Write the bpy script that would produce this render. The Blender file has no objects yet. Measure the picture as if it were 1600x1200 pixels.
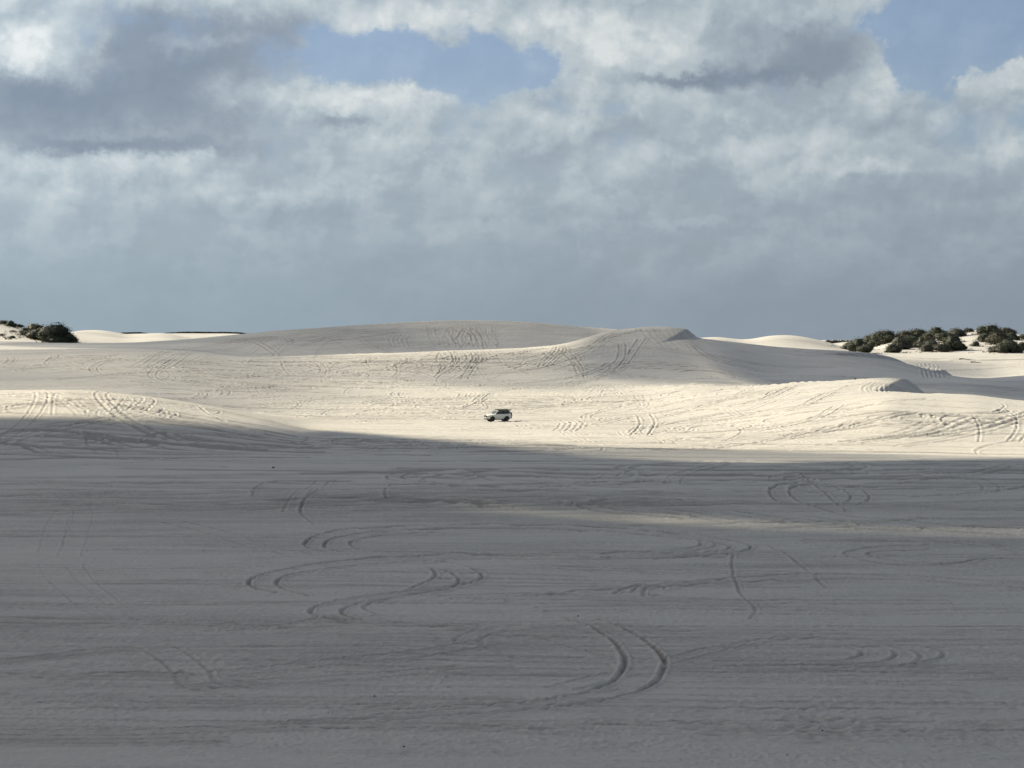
import bpy, bmesh, math, random
import numpy as np
from mathutils import Vector, Matrix, noise as mnoise
from mathutils.geometry import delaunay_2d_cdt

random.seed(7)
rng = np.random.default_rng(11)
R = math.radians
scene = bpy.context.scene
col = scene.collection

# ------------------------------------------------------------------ camera
FPX = 3400.0            # focal length in pixels of the 1600 px wide photograph (long lens)
HOR = 530.0             # height of the level line in the photograph
cam_d = bpy.data.cameras.new('camera')
cam = bpy.data.objects.new('camera', cam_d)
col.objects.link(cam)
cam.location = (0, 0, 0)
cam.rotation_euler = (R(90), 0, 0)
cam_d.sensor_width = 36
cam_d.lens = 36 * FPX / 1600
cam_d.shift_y = -(600 - HOR) / 1600
cam_d.clip_start = 0.5
cam_d.clip_end = 60000
scene.camera = cam

# ------------------------------------------------------------------ exposure
scene.view_settings.view_transform = 'Standard'
scene.view_settings.look = 'None'
scene.view_settings.gamma = 1
scene.view_settings.exposure = 1.07
scene.view_settings.use_curve_mapping = False
EXPF = 2 ** 1.07

# ------------------------------------------------------------------ sun
SUN_EL, SUN_BACK = R(30), R(24)
TO_SUN = Vector((-math.cos(SUN_BACK) * math.cos(SUN_EL), math.sin(SUN_BACK) * math.cos(SUN_EL), math.sin(SUN_EL)))
sd = bpy.data.lights.new('sun', 'SUN')
sd.energy = 5.0
sd.angle = R(0.45)
sd.color = (1.0, 0.89, 0.64)
sun = bpy.data.objects.new('sun', sd)
col.objects.link(sun)
sun.rotation_euler = TO_SUN.to_track_quat('Z', 'Y').to_euler()

# ------------------------------------------------------------------ sky
world = bpy.data.worlds.new('World')
scene.world = world
world.use_nodes = True
nt = world.node_tree
nt.nodes.clear()


class NB:
    """small helper to write node graphs"""
    def __init__(s, tree): s.t = tree
    def node(s, typ, **kw):
        n = s.t.nodes.new(typ)
        for k, v in kw.items(): setattr(n, k, v)
        return n
    def put(s, sock, v):
        if isinstance(v, bpy.types.NodeSocket): s.t.links.new(v, sock)
        elif v is not None: sock.default_value = v
    def m(s, op, a, b=None, c=None, clamp=False):
        n = s.node('ShaderNodeMath', operation=op, use_clamp=clamp)
        s.put(n.inputs[0], a); s.put(n.inputs[1], b); s.put(n.inputs[2], c)
        return n.outputs[0]
    def v(s, op, a, b=None, c=None):
        n = s.node('ShaderNodeVectorMath', operation=op)
        s.put(n.inputs[0], a); s.put(n.inputs[1], b)
        if c is not None: s.put(n.inputs[2], c)
        return n.outputs['Value'] if op in ('LENGTH', 'DOT_PRODUCT', 'DISTANCE') else n.outputs[0]
    def noise(s, vec, scale, detail=5, rough=0.5, dist=0.0, color=False):
        n = s.node('ShaderNodeTexNoise')
        s.put(n.inputs['Vector'], vec); n.inputs['Scale'].default_value = scale
        n.inputs['Detail'].default_value = detail; n.inputs['Roughness'].default_value = rough
        n.inputs['Distortion'].default_value = dist
        return n.outputs['Color'] if color else n.outputs['Fac']
    def xyz(s, x, y, z):
        n = s.node('ShaderNodeCombineXYZ'); s.put(n.inputs[0], x); s.put(n.inputs[1], y); s.put(n.inputs[2], z)
        return n.outputs[0]
    def sep(s, v):
        n = s.node('ShaderNodeSeparateXYZ'); s.put(n.inputs[0], v); return n.outputs
    def rng(s, v, a, b, c=0.0, d=1.0, smooth=True):
        n = s.node('ShaderNodeMapRange', interpolation_type='SMOOTHSTEP' if smooth else 'LINEAR')
        s.put(n.inputs[0], v)
        for i, k in enumerate((a, b, c, d)): n.inputs[i + 1].default_value = k
        return n.outputs[0]
    def mix(s, f, a, b):
        n = s.node('ShaderNodeMix', data_type='RGBA'); s.put(n.inputs[0], f)
        for sk, val in ((n.inputs[6], a), (n.inputs[7], b)):
            if isinstance(val, tuple) and len(val) == 3: val = (*val, 1)
            s.put(sk, val)
        return n.outputs[2]


def lin(r, g, b):
    f = lambda c: (c / 255 / 12.92) if c <= 10 else ((c / 255 + 0.055) / 1.055) ** 2.4
    return (f(r), f(g), f(b))


W = NB(nt)
SKY_STR = 0.10
sky = W.node('ShaderNodeTexSky', sky_type='NISHITA')
sky.sun_disc = False
sky.sun_elevation = SUN_EL
sky.sun_rotation = math.atan2(TO_SUN.x, TO_SUN.y)
sky.air_density = 1.0; sky.dust_density = 0.6; sky.ozone_density = 1.5
tc = W.node('ShaderNodeTexCoord')
D = tc.outputs['Generated']
dx, dy, dz = W.sep(D)
az = W.m('ARCTAN2', dx, dy)
el = W.m('ARCSINE', dz)
# cloud space: the direction, flattened towards the horizon
cz = W.m('MULTIPLY', W.m('POWER', W.m('MAXIMUM', W.m('ADD', dz, 0.012), 0.0), 0.85), 0.95)
CV = W.xyz(dx, dy, cz)
warp = W.v('SUBTRACT', W.noise(CV, 16, 6, 0.6, color=True), (0.5, 0.5, 0.5))
warp2 = W.v('SUBTRACT', W.noise(CV, 55, 6, 0.62, color=True), (0.5, 0.5, 0.5))
warp3 = W.v('SUBTRACT', W.noise(CV, 170, 5, 0.6, color=True), (0.5, 0.5, 0.5))
w3x, w3y, w3z = W.sep(warp3)
wx, wy, wz = W.sep(warp)
w2x, w2y, w2z = W.sep(warp2)
uu = W.m('ADD', az, W.m('ADD', W.m('ADD', W.m('MULTIPLY', wx, 0.050), W.m('MULTIPLY', w2x, 0.028)), W.m('MULTIPLY', w3x, 0.010)))
vv = W.m('ADD', el, W.m('ADD', W.m('ADD', W.m('MULTIPLY', wy, 0.020), W.m('MULTIPLY', w2y, 0.017)), W.m('MULTIPLY', w3y, 0.008)))
UV = W.xyz(uu, vv, 0.0)


def blobs(lst):
    tot = None
    for (px, py, rx, ry, amt) in lst:
        d = W.v('MULTIPLY', W.v('SUBTRACT', UV, ((px - 800) / FPX, (HOR - py) / FPX, 0)), (FPX / rx, FPX / ry, 0))
        g = W.m('MULTIPLY', W.m('POWER', 2.718, W.m('MULTIPLY', W.m('POWER', W.v('DOT_PRODUCT', d, d), 1.5), -0.75)), amt)
        tot = g if tot is None else W.m('ADD', tot, g)
    return tot


# cover: negative blobs open the blue gaps
cover = blobs([
    (640, 92, 170, 42, -0.85), (760, 128, 110, 26, -0.5), (845, 105, 30, 40, -0.35), (560, 95, 90, 30, -0.3),
    (1500, 60, 170, 62, -1.0), (1600, 20, 170, 90, -0.6), (1470, 115, 70, 34, -0.55), (1380, 60, 60, 30, -0.3),
    (1625, 175, 50, 40, -0.3), (700, 5, 60, 12, -0.2),
    (1540, 120, 45, 38, 0.85), (1595, 125, 28, 36, 0.6), (1330, 100, 70, 40, 0.5), (1000, 60, 180, 60, 0.4), (700, 72, 30, 18, 0.5),
    (930, 170, 120, 14, -0.25), (1050, 400, 240, 26, -0.15), (150, 330, 200, 16, -0.1),
])
n1 = W.noise(CV, 19, 10, 0.52, 0.0)
n2 = W.noise(CV, 44, 9, 0.55, 0.1)
# the same field a little towards the sun (up and left): its difference gives lit tops and dull undersides
LOFF = (-0.003, 0.0, 0.0075)
n1b = W.noise(W.v('ADD', CV, LOFF), 19, 10, 0.52, 0.0)
n2b = W.noise(W.v('ADD', CV, (-0.0015, 0, 0.0028)), 44, 9, 0.55, 0.1)
dens = W.m('ADD', W.m('ADD', cover, 0.66), W.m('ADD', W.m('MULTIPLY', W.m('SUBTRACT', n1, 0.5), 1.5), W.m('MULTIPLY', W.m('SUBTRACT', n2, 0.5), 0.8)))
mask = W.m('MAXIMUM', 0.20, W.rng(W.m('SUBTRACT', dens, W.rng(el, 0.22, 0.75, 0.0, 0.36)), 0.04, 0.58))
relief = W.m('ADD', W.m('MULTIPLY', W.m('SUBTRACT', n1, n1b), 1.1), W.m('MULTIPLY', W.m('SUBTRACT', n2, n2b), 0.35))
bright = blobs([
    (60, 60, 260, 80, -0.10), (200, 130, 260, 85, -0.38), (60, 170, 220, 50, -0.30), (340, 60, 160, 55, -0.26), (215, 232, 120, 14, -0.40), (90, 228, 80, 10, -0.2),
    (330, 160, 80, 60, -0.14),
    (118, 82, 66, 48, 0.55), (30, 90, 46, 30, 0.52), (100, 118, 60, 16, 0.2), (300, 82, 26, 18, 0.32), (370, 78, 50, 12, 0.22),
    (90, 5, 260, 30, 0.24), (330, 15, 160, 24, 0.20), (600, 30, 160, 26, 0.18), (780, 30, 110, 30, 0.22), (930, 50, 100, 46, 0.26),
    (875, 100, 70, 30, 0.26), (960, 135, 150, 14, 0.12), (1060, 70, 120, 28, 0.16),
    (1130, 124, 110, 15, -0.48), (1270, 95, 80, 40, -0.44), (1050, 118, 70, 9, -0.22), (1220, 60, 150, 16, -0.1),
    (1540, 120, 40, 36, 0.42), (1596, 120, 20, 30, 0.35), (1425, 130, 55, 24, 0.24), (1395, 175, 40, 14, 0.14),
    (440, 150, 100, 26, 0.30), (560, 158, 130, 18, 0.20), (700, 150, 110, 12, 0.16), (535, 188, 40, 10, -0.34), (430, 190, 60, 30, 0.08),
    (180, 262, 260, 16, 0.20), (120, 300, 220, 20, 0.16), (60, 275, 120, 30, -0.06),
    (420, 260, 130, 40, -0.10), (470, 300, 90, 12, 0.14), (620, 230, 160, 60, 0.08), (730, 200, 160, 30, 0.08),
    (965, 260, 80, 34, 0.20), (1150, 240, 70, 26, 0.24), (1320, 262, 80, 14, 0.28), (1470, 195, 30, 26, 0.36), (1580, 235, 34, 22, 0.24), (1280, 180, 130, 30, -0.1),
    (1450, 300, 170, 20, -0.18), (1200, 325, 200, 20, -0.10), (1400, 362, 300, 22, -0.18), (1080, 350, 120, 7, 0.16),
    (900, 345, 160, 9, -0.12), (500, 335, 100, 16, -0.12), (400, 318, 140, 12, -0.06), (1540, 400, 200, 14, -0.06), (580, 370, 60, 10, 0.10), (700, 360, 60, 10, 0.10),
])
calm = W.rng(bright, -0.6, 0.0, 0.35, 1.0)
bright = W.m('ADD', W.m('ADD', W.m('MULTIPLY', bright, 0.80), 0.52), W.m('MULTIPLY', calm, W.m('ADD', W.m('ADD', W.m('ADD', W.m('MULTIPLY', W.rng(n1, 0.45, 0.58), 0.12), W.m('MULTIPLY', W.rng(n2, 0.47, 0.57), 0.08)), W.m('MULTIPLY', W.m('SUBTRACT', n2, 0.5), 0.15)), relief)))
ramp = W.node('ShaderNodeValToRGB')
W.put(ramp.inputs[0], bright)
els = ramp.color_ramp.elements
k = 1 / (EXPF * SKY_STR * 4.0)      # ramp colours stay below 1; scaled after it
cols = [(0.0, (126, 140, 155)), (0.25, (142, 154, 167)), (0.55, (164, 177, 186)), (0.8, (189, 199, 204)), (1.0, (214, 219, 220))]
els[0].position, els[1].position = 0.0, 1.0
for _ in cols[1:-1]: els.new(0.5)
for e, (p, c) in zip(sorted(els, key=lambda e: e.position), cols):
    pass
for i, (p, c) in enumerate(cols):
    els[i].position = p
    els[i].color = (*lin(*c), 1)
# cloud glow added towards the sun to side-light the shaded sand
cosun = W.v('DOT_PRODUCT', D, tuple(TO_SUN))
glow = W.m('ADD', 1.0, W.m('ADD', W.m('MULTIPLY', cosun, 0.12), W.m('MULTIPLY', W.m('POWER', W.m('MAXIMUM', cosun, 0.0), 5.0), 3.0)))
cloud_c = W.v('SCALE', ramp.outputs[0]); W.put(cloud_c.node.inputs['Scale'], W.m('MULTIPLY', glow, 0.96 / (EXPF * SKY_STR)))
# moist air low down, paler to the left, greyer to the right
hz = W.mix(W.rng(az, -0.24, 0.24), tuple(c / (EXPF * SKY_STR) for c in lin(150, 167, 178)), tuple(c / (EXPF * SKY_STR) for c in lin(137, 149, 161)))
hz = W.v('SCALE', hz)
W.put(hz.node.inputs['Scale'], W.m('ADD', W.m('ADD', 0.95, W.m('MULTIPLY', W.m('MAXIMUM', el, 0.0), 1.6)), W.m('MULTIPLY', n1, 0.08)))
hzf = W.rng(W.m('ADD', el, W.m('MULTIPLY', wy, 0.02)), 0.012, 0.092, 0.93, 0.0)
blue = W.v('MULTIPLY', sky.outputs[0], (0.365, 0.375, 0.45))
c1 = W.mix(mask, blue, cloud_c)
c2 = W.mix(hzf, c1, hz)
bg = W.node('ShaderNodeBackground')
W.put(bg.inputs[0], c2)
bg.inputs[1].default_value = SKY_STR
out = W.node('ShaderNodeOutputWorld')
nt.links.new(bg.outputs[0], out.inputs[0])

# ------------------------------------------------------------------ helpers
def tag(o, label=None, cat=None, group=None, kind=None):
    if label: o['label'] = label
    if cat: o['category'] = cat
    if group: o['group'] = group
    if kind: o['kind'] = kind
    return o


def link(name, me, mat=None, parent=None):
    o = bpy.data.objects.new(name, me)
    if mat and me is not None and not me.materials: me.materials.append(mat)
    col.objects.link(o)
    if parent: o.parent = parent
    return o


def empty(name, loc, rz=0.0):
    o = bpy.data.objects.new(name, None)
    o.location = loc; o.rotation_euler = (0, 0, rz)
    col.objects.link(o)
    return o


def pchip(xk, yk, x):
    xk = np.asarray(xk, float); yk = np.asarray(yk, float)
    h = np.diff(xk); d = np.diff(yk) / h
    m = np.zeros_like(yk)
    w1 = 2 * h[1:] + h[:-1]; w2 = h[1:] + 2 * h[:-1]
    same = (d[:-1] * d[1:]) > 0
    with np.errstate(divide='ignore', invalid='ignore'):
        hm = (w1 + w2) / (w1 / d[:-1] + w2 / d[1:])
    m[1:-1] = np.where(same, hm, 0)
    m[0], m[-1] = d[0], d[-1]
    x = np.clip(x, xk[0], xk[-1])
    i = np.clip(np.searchsorted(xk, x) - 1, 0, len(h) - 1)
    t = (x - xk[i]) / h[i]
    t2, t3 = t * t, t * t * t
    return (2 * t3 - 3 * t2 + 1) * yk[i] + (t3 - 2 * t2 + t) * h[i] * m[i] + (-2 * t3 + 3 * t2) * yk[i + 1] + (t3 - t2) * h[i] * m[i + 1]


def vnoise(x, y, seed=0):
    """smooth gradient noise, about -0.7..0.7"""
    xi = np.floor(x).astype(np.int64); yi = np.floor(y).astype(np.int64)
    fx = x - xi; fy = y - yi
    def g(ix, iy, ax, ay):
        hsh = (ix * 374761393 + iy * 668265263 + seed * 1442695041) & 0xffffffff
        hsh = ((hsh ^ (hsh >> 13)) * 1274126177) & 0xffffffff
        a = (hsh ^ (hsh >> 16)) % 4096 * (2 * np.pi / 4096)
        return np.cos(a) * ax + np.sin(a) * ay
    u = fx * fx * fx * (fx * (fx * 6 - 15) + 10); v = fy * fy * fy * (fy * (fy * 6 - 15) + 10)
    a = g(xi, yi, fx, fy); b = g(xi + 1, yi, fx - 1, fy)
    c = g(xi, yi + 1, fx, fy - 1); d = g(xi + 1, yi + 1, fx - 1, fy - 1)
    return (a * (1 - u) + b * u) * (1 - v) + (c * (1 - u) + d * u) * v


def sstep(x, a, b):
    t = np.clip((x - a) / (b - a), 0, 1)
    return t * t * (3 - 2 * t)

# ------------------------------------------------------------------ terrain
# profile lines of the dune field, near to far; px -> (distance, level seen at that px column)
def keyline(d):
    xs = sorted(d)
    return xs, [d[x][0] for x in xs], [d[x][1] for x in xs]

FLAT = lambda d: HOR + 14 * FPX / d
LINES = [
    {-700: (200, FLAT(200)), 2300: (200, FLAT(200))},
    {-700: (250, FLAT(251)), 0: (244, FLAT(244)), 600: (262, FLAT(262)), 1100: (272, FLAT(272)), 1600: (262, FLAT(262)), 2300: (262, FLAT(262))},
    {-700: (320, 596), -200: (325, 606), 0: (330, 612), 100: (330, 611), 200: (332, 618), 300: (335, 632), 400: (340, 650), 500: (345, 667), 700: (345, 668),
     1000: (345, 667), 1100: (345, 662), 1200: (345, 650), 1300: (350, 634), 1400: (360, 618), 1500: (370, 617), 1600: (365, 627), 1750: (360, 634), 2300: (350, 640)},
    {-700: (400, 606), 0: (400, 622), 200: (405, 624), 300: (405, 636), 400: (405, 645), 600: (400, 649), 800: (400, 649), 1000: (400, 642), 1100: (410, 622), 1200: (425, 606), 1300: (425, 598),
     1400: (420, 608), 1440: (415, 615), 1500: (430, 619), 1600: (430, 628), 2300: (430, 625)},
    {-700: (440, 600), 0: (440, 608), 200: (440, 610), 300: (445, 615), 400: (450, 618), 600: (450, 622), 800: (440, 626), 1000: (450, 618), 1100: (455, 606), 1200: (470, 604),
     1300: (470, 600), 1400: (470, 606), 1500: (480, 604), 1600: (480, 612), 2300: (480, 612)},
    {-700: (520, 566), 0: (520, 571), 200: (520, 566), 400: (520, 578), 500: (515, 584), 600: (510, 588), 800: (505, 594), 900: (505, 594), 1000: (505, 590), 1100: (505, 588), 1200: (520, 584),
     1300: (525, 582), 1400: (525, 588), 1500: (530, 594), 1600: (530, 600), 2300: (530, 595)},
    {-700: (565, 548), 0: (565, 551), 200: (565, 548), 300: (565, 552), 400: (565, 559), 500: (565, 556), 600: (565, 553), 700: (565, 549), 800: (565, 545), 860: (565, 541), 900: (565, 533),
     940: (565, 521), 970: (565, 517), 1010: (565, 516), 1040: (565, 519.5), 1065: (565, 523), 1085: (566, 527), 1110: (567, 531), 1150: (568, 535), 1200: (570, 541), 1300: (575, 550), 1380: (580, 561),
     1430: (582, 573), 1470: (585, 586), 1530: (585, 593), 1600: (585, 588), 1700: (585, 580), 2300: (585, 570)},
    {-700: (615, 539), 0: (615, 542), 200: (615, 541), 300: (615, 543), 400: (612, 557), 500: (612, 561), 600: (612, 559), 700: (612, 555), 800: (612, 550), 900: (615, 546), 1000: (615, 540),
     1100: (620, 545), 1200: (625, 556), 1300: (630, 566), 1400: (632, 578), 1500: (632, 590), 1550: (632, 592), 1600: (632, 588), 2300: (632, 570)},
    {-700: (680, 528), 0: (680, 533), 120: (680, 536), 200: (680, 536), 250: (680, 533.5), 300: (675, 530), 340: (670, 526.5), 400: (665, 521), 500: (662, 513), 600: (660, 506.5), 650: (660, 503.5),
     740: (660, 500.5), 800: (660, 501.5), 880: (660, 507), 960: (660, 514), 1040: (660, 522), 1100: (660, 534), 1200: (668, 549), 1300: (685, 556), 1350: (700, 556), 1400: (705, 558), 1450: (710, 557), 1500: (715, 554),
     1600: (715, 552), 2300: (715, 548)},
    {-700: (750, 533), 0: (740, 531), 60: (740, 534), 120: (750, 540), 200: (760, 542), 400: (760, 545), 1000: (760, 545), 1200: (760, 552), 1300: (760, 554), 1350: (760, 548), 1400: (765, 545), 1500: (765, 542),
     1600: (765, 540), 2300: (765, 540)},
    {-700: (850, 508), -100: (800, 498), 0: (800, 504), 25: (800, 510), 45: (800, 516), 70: (810, 524), 90: (830, 523), 110: (870, 519), 130: (890, 516.5), 150: (900, 516), 175: (900, 518.5), 200: (900, 523.5), 230: (900, 521),
     258: (900, 520.3), 280: (900, 524), 300: (900, 529), 330: (900, 533), 400: (900, 535), 800: (880, 535), 1090: (850, 529), 1120: (850, 527), 1160: (850, 531.5), 1175: (850, 530.5), 1200: (850, 525), 1225: (850, 523.5),
     1250: (850, 525.5), 1290: (850, 534), 1330: (850, 546), 1350: (850, 549), 1380: (850, 536), 1420: (850, 528), 1460: (850, 524), 1500: (850, 520), 1520: (850, 515.5), 1550: (850, 519), 1600: (850, 524), 2300: (850, 516)},
]
EXTRA = [(1150, -8.0), (1500, 0.0), (1900, -10.0), (3500, -13.0), (9000, -14.0), (40000, -16.0)]
NEAR = [(-4000, -8.0), (-200, -5.0), (-30, -3.0), (-3, -1.9), (3, -1.9), (14, -8.0), (25, -13.3), (40, -14.0), (70, -14.0), (130, -14.0)]

def stepped(a, b, f):
    r = [a]
    while r[-1] < b: r.append(r[-1] + f(r[-1]))
    return r[:-1]
rows = [-4000, -2000, -1000, -500, -250, -120, -60, -40, -30, -22, -16, -11, -7, -4, -2, 0, 2, 4, 6, 9, 12, 16, 20, 25, 30, 36, 42, 48, 54, 60]
rows += stepped(64, 250, lambda d: max(0.085, 1.5e-5 * d * d))
rows += stepped(250, 400, lambda d: 0.85)
rows += stepped(400, 690, lambda d: 0.74)
rows += stepped(690, 905, lambda d: 2.0)
rows += stepped(907, 40000, lambda d: d * 0.06)
YR = np.array(rows, float)
dense = np.linspace(-0.242, 0.242, 850)
outer = 0.242 + np.cumsum(np.geomspace(0.004, 3.2, 26))
SC = np.concatenate([-outer[::-1], dense, outer])
def wfun(Y): return np.where(Y >= 60, Y, 30 + 30 * np.exp((np.minimum(Y, 60) - 60) / 30))
WY = wfun(YR)
NR, NC = len(YR), len(SC)
X = WY[:, None] * SC[None, :]
Y = np.repeat(YR[:, None], NC, 1)
Z = np.zeros((NR, NC))
pxc = np.clip(SC * FPX + 800, -700, 2300)
LD, LZ = [], []
for L in LINES:
    xs, ds, ys = keyline(L)
    d = pchip(xs, ds, pxc); y = pchip(xs, ys, pxc)
    LD.append(d); LZ.append(-(y - HOR) / FPX * d)
LD = np.array(LD); LZ = np.array(LZ)
far1 = np.interp(pxc, [-700, 150, 200, 380, 450, 1200, 1330, 2300], [3, 3.5, 4.0, 4.0, -3, -8, -1.5, 3])
for j in range(NC):
    ex = list(EXTRA); ex[1] = (1500, far1[j])
    dk = [a for a, b in NEAR] + list(LD[:, j]) + [a for a, b in ex]
    zk = [b for a, b in NEAR] + list(LZ[:, j]) + [b for a, b in ex]
    Z[:, j] = pchip(dk, zk, YR)
# soften across the columns
kw = np.exp(-0.5 * (np.arange(-14, 15) / 6.0) ** 2); kw /= kw.sum()
Zd = Z[:, 26:-26]
Zp = np.pad(Zd, ((0, 0), (14, 14)), mode='edge')
sm = sum(kw[i] * Zp[:, i:i + Zd.shape[1]] for i in range(29))
edge = np.minimum(1, np.minimum(np.arange(Zd.shape[1]), np.arange(Zd.shape[1])[::-1]) / 14.0)
Z[:, 26:-26] = Zd * (1 - edge) + sm * edge


def idx_of(Xq, Yq):
    s = Xq / wfun(np.asarray(Yq, float))
    return np.interp(Yq, YR, np.arange(NR)), np.interp(s, SC, np.arange(NC))


def height(Xq, Yq):
    r, c = idx_of(Xq, Yq)
    r0 = np.clip(np.floor(r).astype(int), 0, NR - 2); c0 = np.clip(np.floor(c).astype(int), 0, NC - 2)
    fr, fc = r - r0, c - c0
    return (Z[r0, c0] * (1 - fr) * (1 - fc) + Z[r0 + 1, c0] * fr * (1 - fc) + Z[r0, c0 + 1] * (1 - fr) * fc + Z[r0 + 1, c0 + 1] * fr * fc)


def ground(px, py, dmin=60.0, dmax=2500.0):
    """first point of the terrain on the line of sight through (px, py) of the photograph"""
    s = (px - 800) / FPX; v = (HOR - py) / FPX
    c = np.interp(s, SC, np.arange(NC)); c0 = min(int(c), NC - 2); fc = c - c0
    prof = Z[:, c0] * (1 - fc) + Z[:, c0 + 1] * fc
    ok = (YR >= dmin) & (YR <= dmax)
    ii = np.where(ok & (prof >= v * YR))[0]
    if len(ii) == 0: return None
    i = ii[0]
    if i == 0 or YR[i - 1] < dmin: yy = YR[i]
    else:
        a = prof[i - 1] - v * YR[i - 1]; b = prof[i] - v * YR[i]
        t = -a / (b - a) if b != a else 0
        yy = YR[i - 1] + t * (YR[i] - YR[i - 1])
    return np.array((s * yy, yy))


# low swell across the plain
def swell(pts, hgt, wn, wf):
    """long low ridge: pts world polyline, wn / wf = half width towards / away from camera"""
    global Z
    P = np.array(pts); o = np.argsort(P[:, 0]); P = P[o]
    yc = pchip(P[:, 0], P[:, 1], X)
    q = Y - yc
    h = np.where(q < 0, np.exp(-(q / wn) ** 2), np.exp(-(q / wf) ** 2))
    e = sstep(X, P[0, 0], P[0, 0] + 22) * sstep(-X, -P[-1, 0], -P[-1, 0] + 10)
    Z += hgt * h * e
swell([(-30, 196), (0, 190), (15, 180), (30, 171), (48, 163), (70, 158)], 0.55, 14, 6)
swell([(-60, 205), (-40, 198), (-15, 194), (8, 196), (22, 200)], 0.28, 10, 5)
swell([(-60, 118), (-28, 122), (-10, 128), (8, 134)], 0.22, 9, 4)
swell([(-60, 104), (-20, 108), (-2, 113), (12, 116)], 0.20, 8, 4)
swell([(-40, 95), (-12, 98), (4, 103)], 0.14, 6, 3)
swell([(-60, 236), (-20, 232), (20, 240), (70, 236)], 0.35, 14, 7)

# crests with a slip face falling away at the angle of repose
def slip(a, b, hgt, back, endfade):
    global Z
    a = np.array(a, float); b = np.array(b, float)
    t = (b - a); Ln = np.hypot(*t); t /= Ln
    n = np.array((t[1], -t[0]))           # downhill side: right of a->b
    qx, qy = X - a[0], Y - a[1]
    al = (qx * t[0] + qy * t[1]); q = qx * n[0] + qy * n[1]
    q = q + 1.6 * ((al - Ln / 2) / (Ln / 2)) ** 2 * 1.2      # horns curve forward
    g = sstep(al, -endfade, Ln * 0.45) * sstep(-al, -(Ln + endfade), -Ln * 0.6)
    hh = hgt * g
    upw = hh * np.exp(-(np.minimum(q, 0) / back) ** 2)
    dn = np.maximum(0, hh - np.maximum(q, 0) * math.tan(R(33)))
    Z += np.where(q < 0, upw, dn)
slip((68.6, 392), (79.0, 424), 2.3, 11, 7)
slip((43.8, 553), (47.5, 580), 1.7, 14, 12)
slip((83, 560), (108, 590), 0.9, 10, 10)
slip((118, 600), (125, 622), 1.6, 10, 6)

# natural unevenness
nearf = sstep(Y, 45, 75)
Z += nearf * (0.16 * vnoise(X / 34, Y / 26, 1) + 0.10 * vnoise(X / 13, Y / 9, 2) + 0.5 * vnoise(X / 95, Y / 70, 3) * sstep(Y, 230, 420))
Z += (1 - sstep(Y, 20, 60)) * 0.8 * vnoise(X / 25, Y / 25, 4)
Z += sstep(Y, 950, 1500) * 3.0 * vnoise(X / 180, Y / 220, 5)
outw = sstep(np.abs(X / np.maximum(WY[:, None], 1)), 0.27, 0.5) * sstep(Y, 100, 300)
Z += outw * (5.0 * vnoise(X / 160, Y / 140, 6) + 1.5 * vnoise(X / 50, Y / 45, 7))

# wind furrows: long across the view, short in depth, stronger in patches
patch = sstep(vnoise(X / 26 + 3, Y / 9, 8) + 0.35 * vnoise(X / 7, Y / 4, 9), -0.05, 0.45)
nearp = 1 - sstep(Y, 150, 260)
fur = vnoise(X / 3.4 + 0.8 * vnoise(X / 5, Y / 3, 12), Y / 0.85, 10) + 0.6 * vnoise(X / 1.5, Y / 0.45, 11)
Z += nearf * 0.05 * fur * (0.35 + patch) * nearp
rpl = vnoise(X / 0.34 + 0.5 * vnoise(X / 1.1, Y, 61), Y / 0.60, 60) + 0.7 * vnoise(X / 0.17, Y / 0.33, 62)
Z += nearf * 0.044 * rpl * (0.5 + 0.7 * sstep(vnoise(X / 9, Y / 5, 63), -0.3, 0.3)) * (1 - sstep(Y, 150, 250))
midp = sstep(Y, 170, 260) * (1 - sstep(Y, 700, 800))
fur2 = vnoise(X / 9 + vnoise(X / 12, Y / 9, 13), Y / 2.6, 14) + 0.7 * vnoise(X / 4, Y / 1.7, 15) + 0.5 * vnoise(X / 1.6, Y / 1.6, 44)
Z += midp * 0.020 * (vnoise(X / 0.9, Y / 2.4, 64) + 0.6 * vnoise(X / 1.9, Y / 5, 65))
Z += midp * 0.065 * fur2 * (0.35 + sstep(vnoise(X / 40, Y / 22, 16), -0.3, 0.4))
# hummocky scoured patches close to the camera
def region(cx, cy, rx, ry): return np.exp(-(((X - cx) / rx) ** 2 + ((Y - cy) / ry) ** 2) ** 1.5)
sc = region(7, 79.5, 13, 3.4) + 0.9 * region(16, 77, 9, 4) + 0.8 * region(-17, 87, 7, 4.5) + 0.7 * region(-1, 74.5, 7, 2.5) + 0.6 * region(17, 84, 8, 2.5) + 0.35 * region(-24, 121, 14, 5) + 0.3 * region(-20, 104, 16, 4)
sc *= 0.45 + 0.9 * sstep(vnoise(X / 3.2, Y / 1.8, 17), -0.25, 0.3)
hum = vnoise(X / 0.75 + 0.6 * vnoise(X / 1.3, Y / 0.9, 18) + Y * 0.5, Y / 0.42, 19) + 0.5 * vnoise(X / 0.36, Y / 0.24, 20)
Z += 0.11 * sc * hum
DIST_SHADE = np.clip(sc * 0.12, 0, 0.2)

# ------------------------------------------------------------------ tyre tracks pressed into the sand
best = np.full(NR * NC, np.inf)
DISP = np.zeros(NR * NC)
RUT_SHADE = np.zeros(NR * NC)
Xf, Yf = X.ravel(), Y.ravel()
rowstep = np.gradient(YR); colstep = np.gradient(SC)


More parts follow.
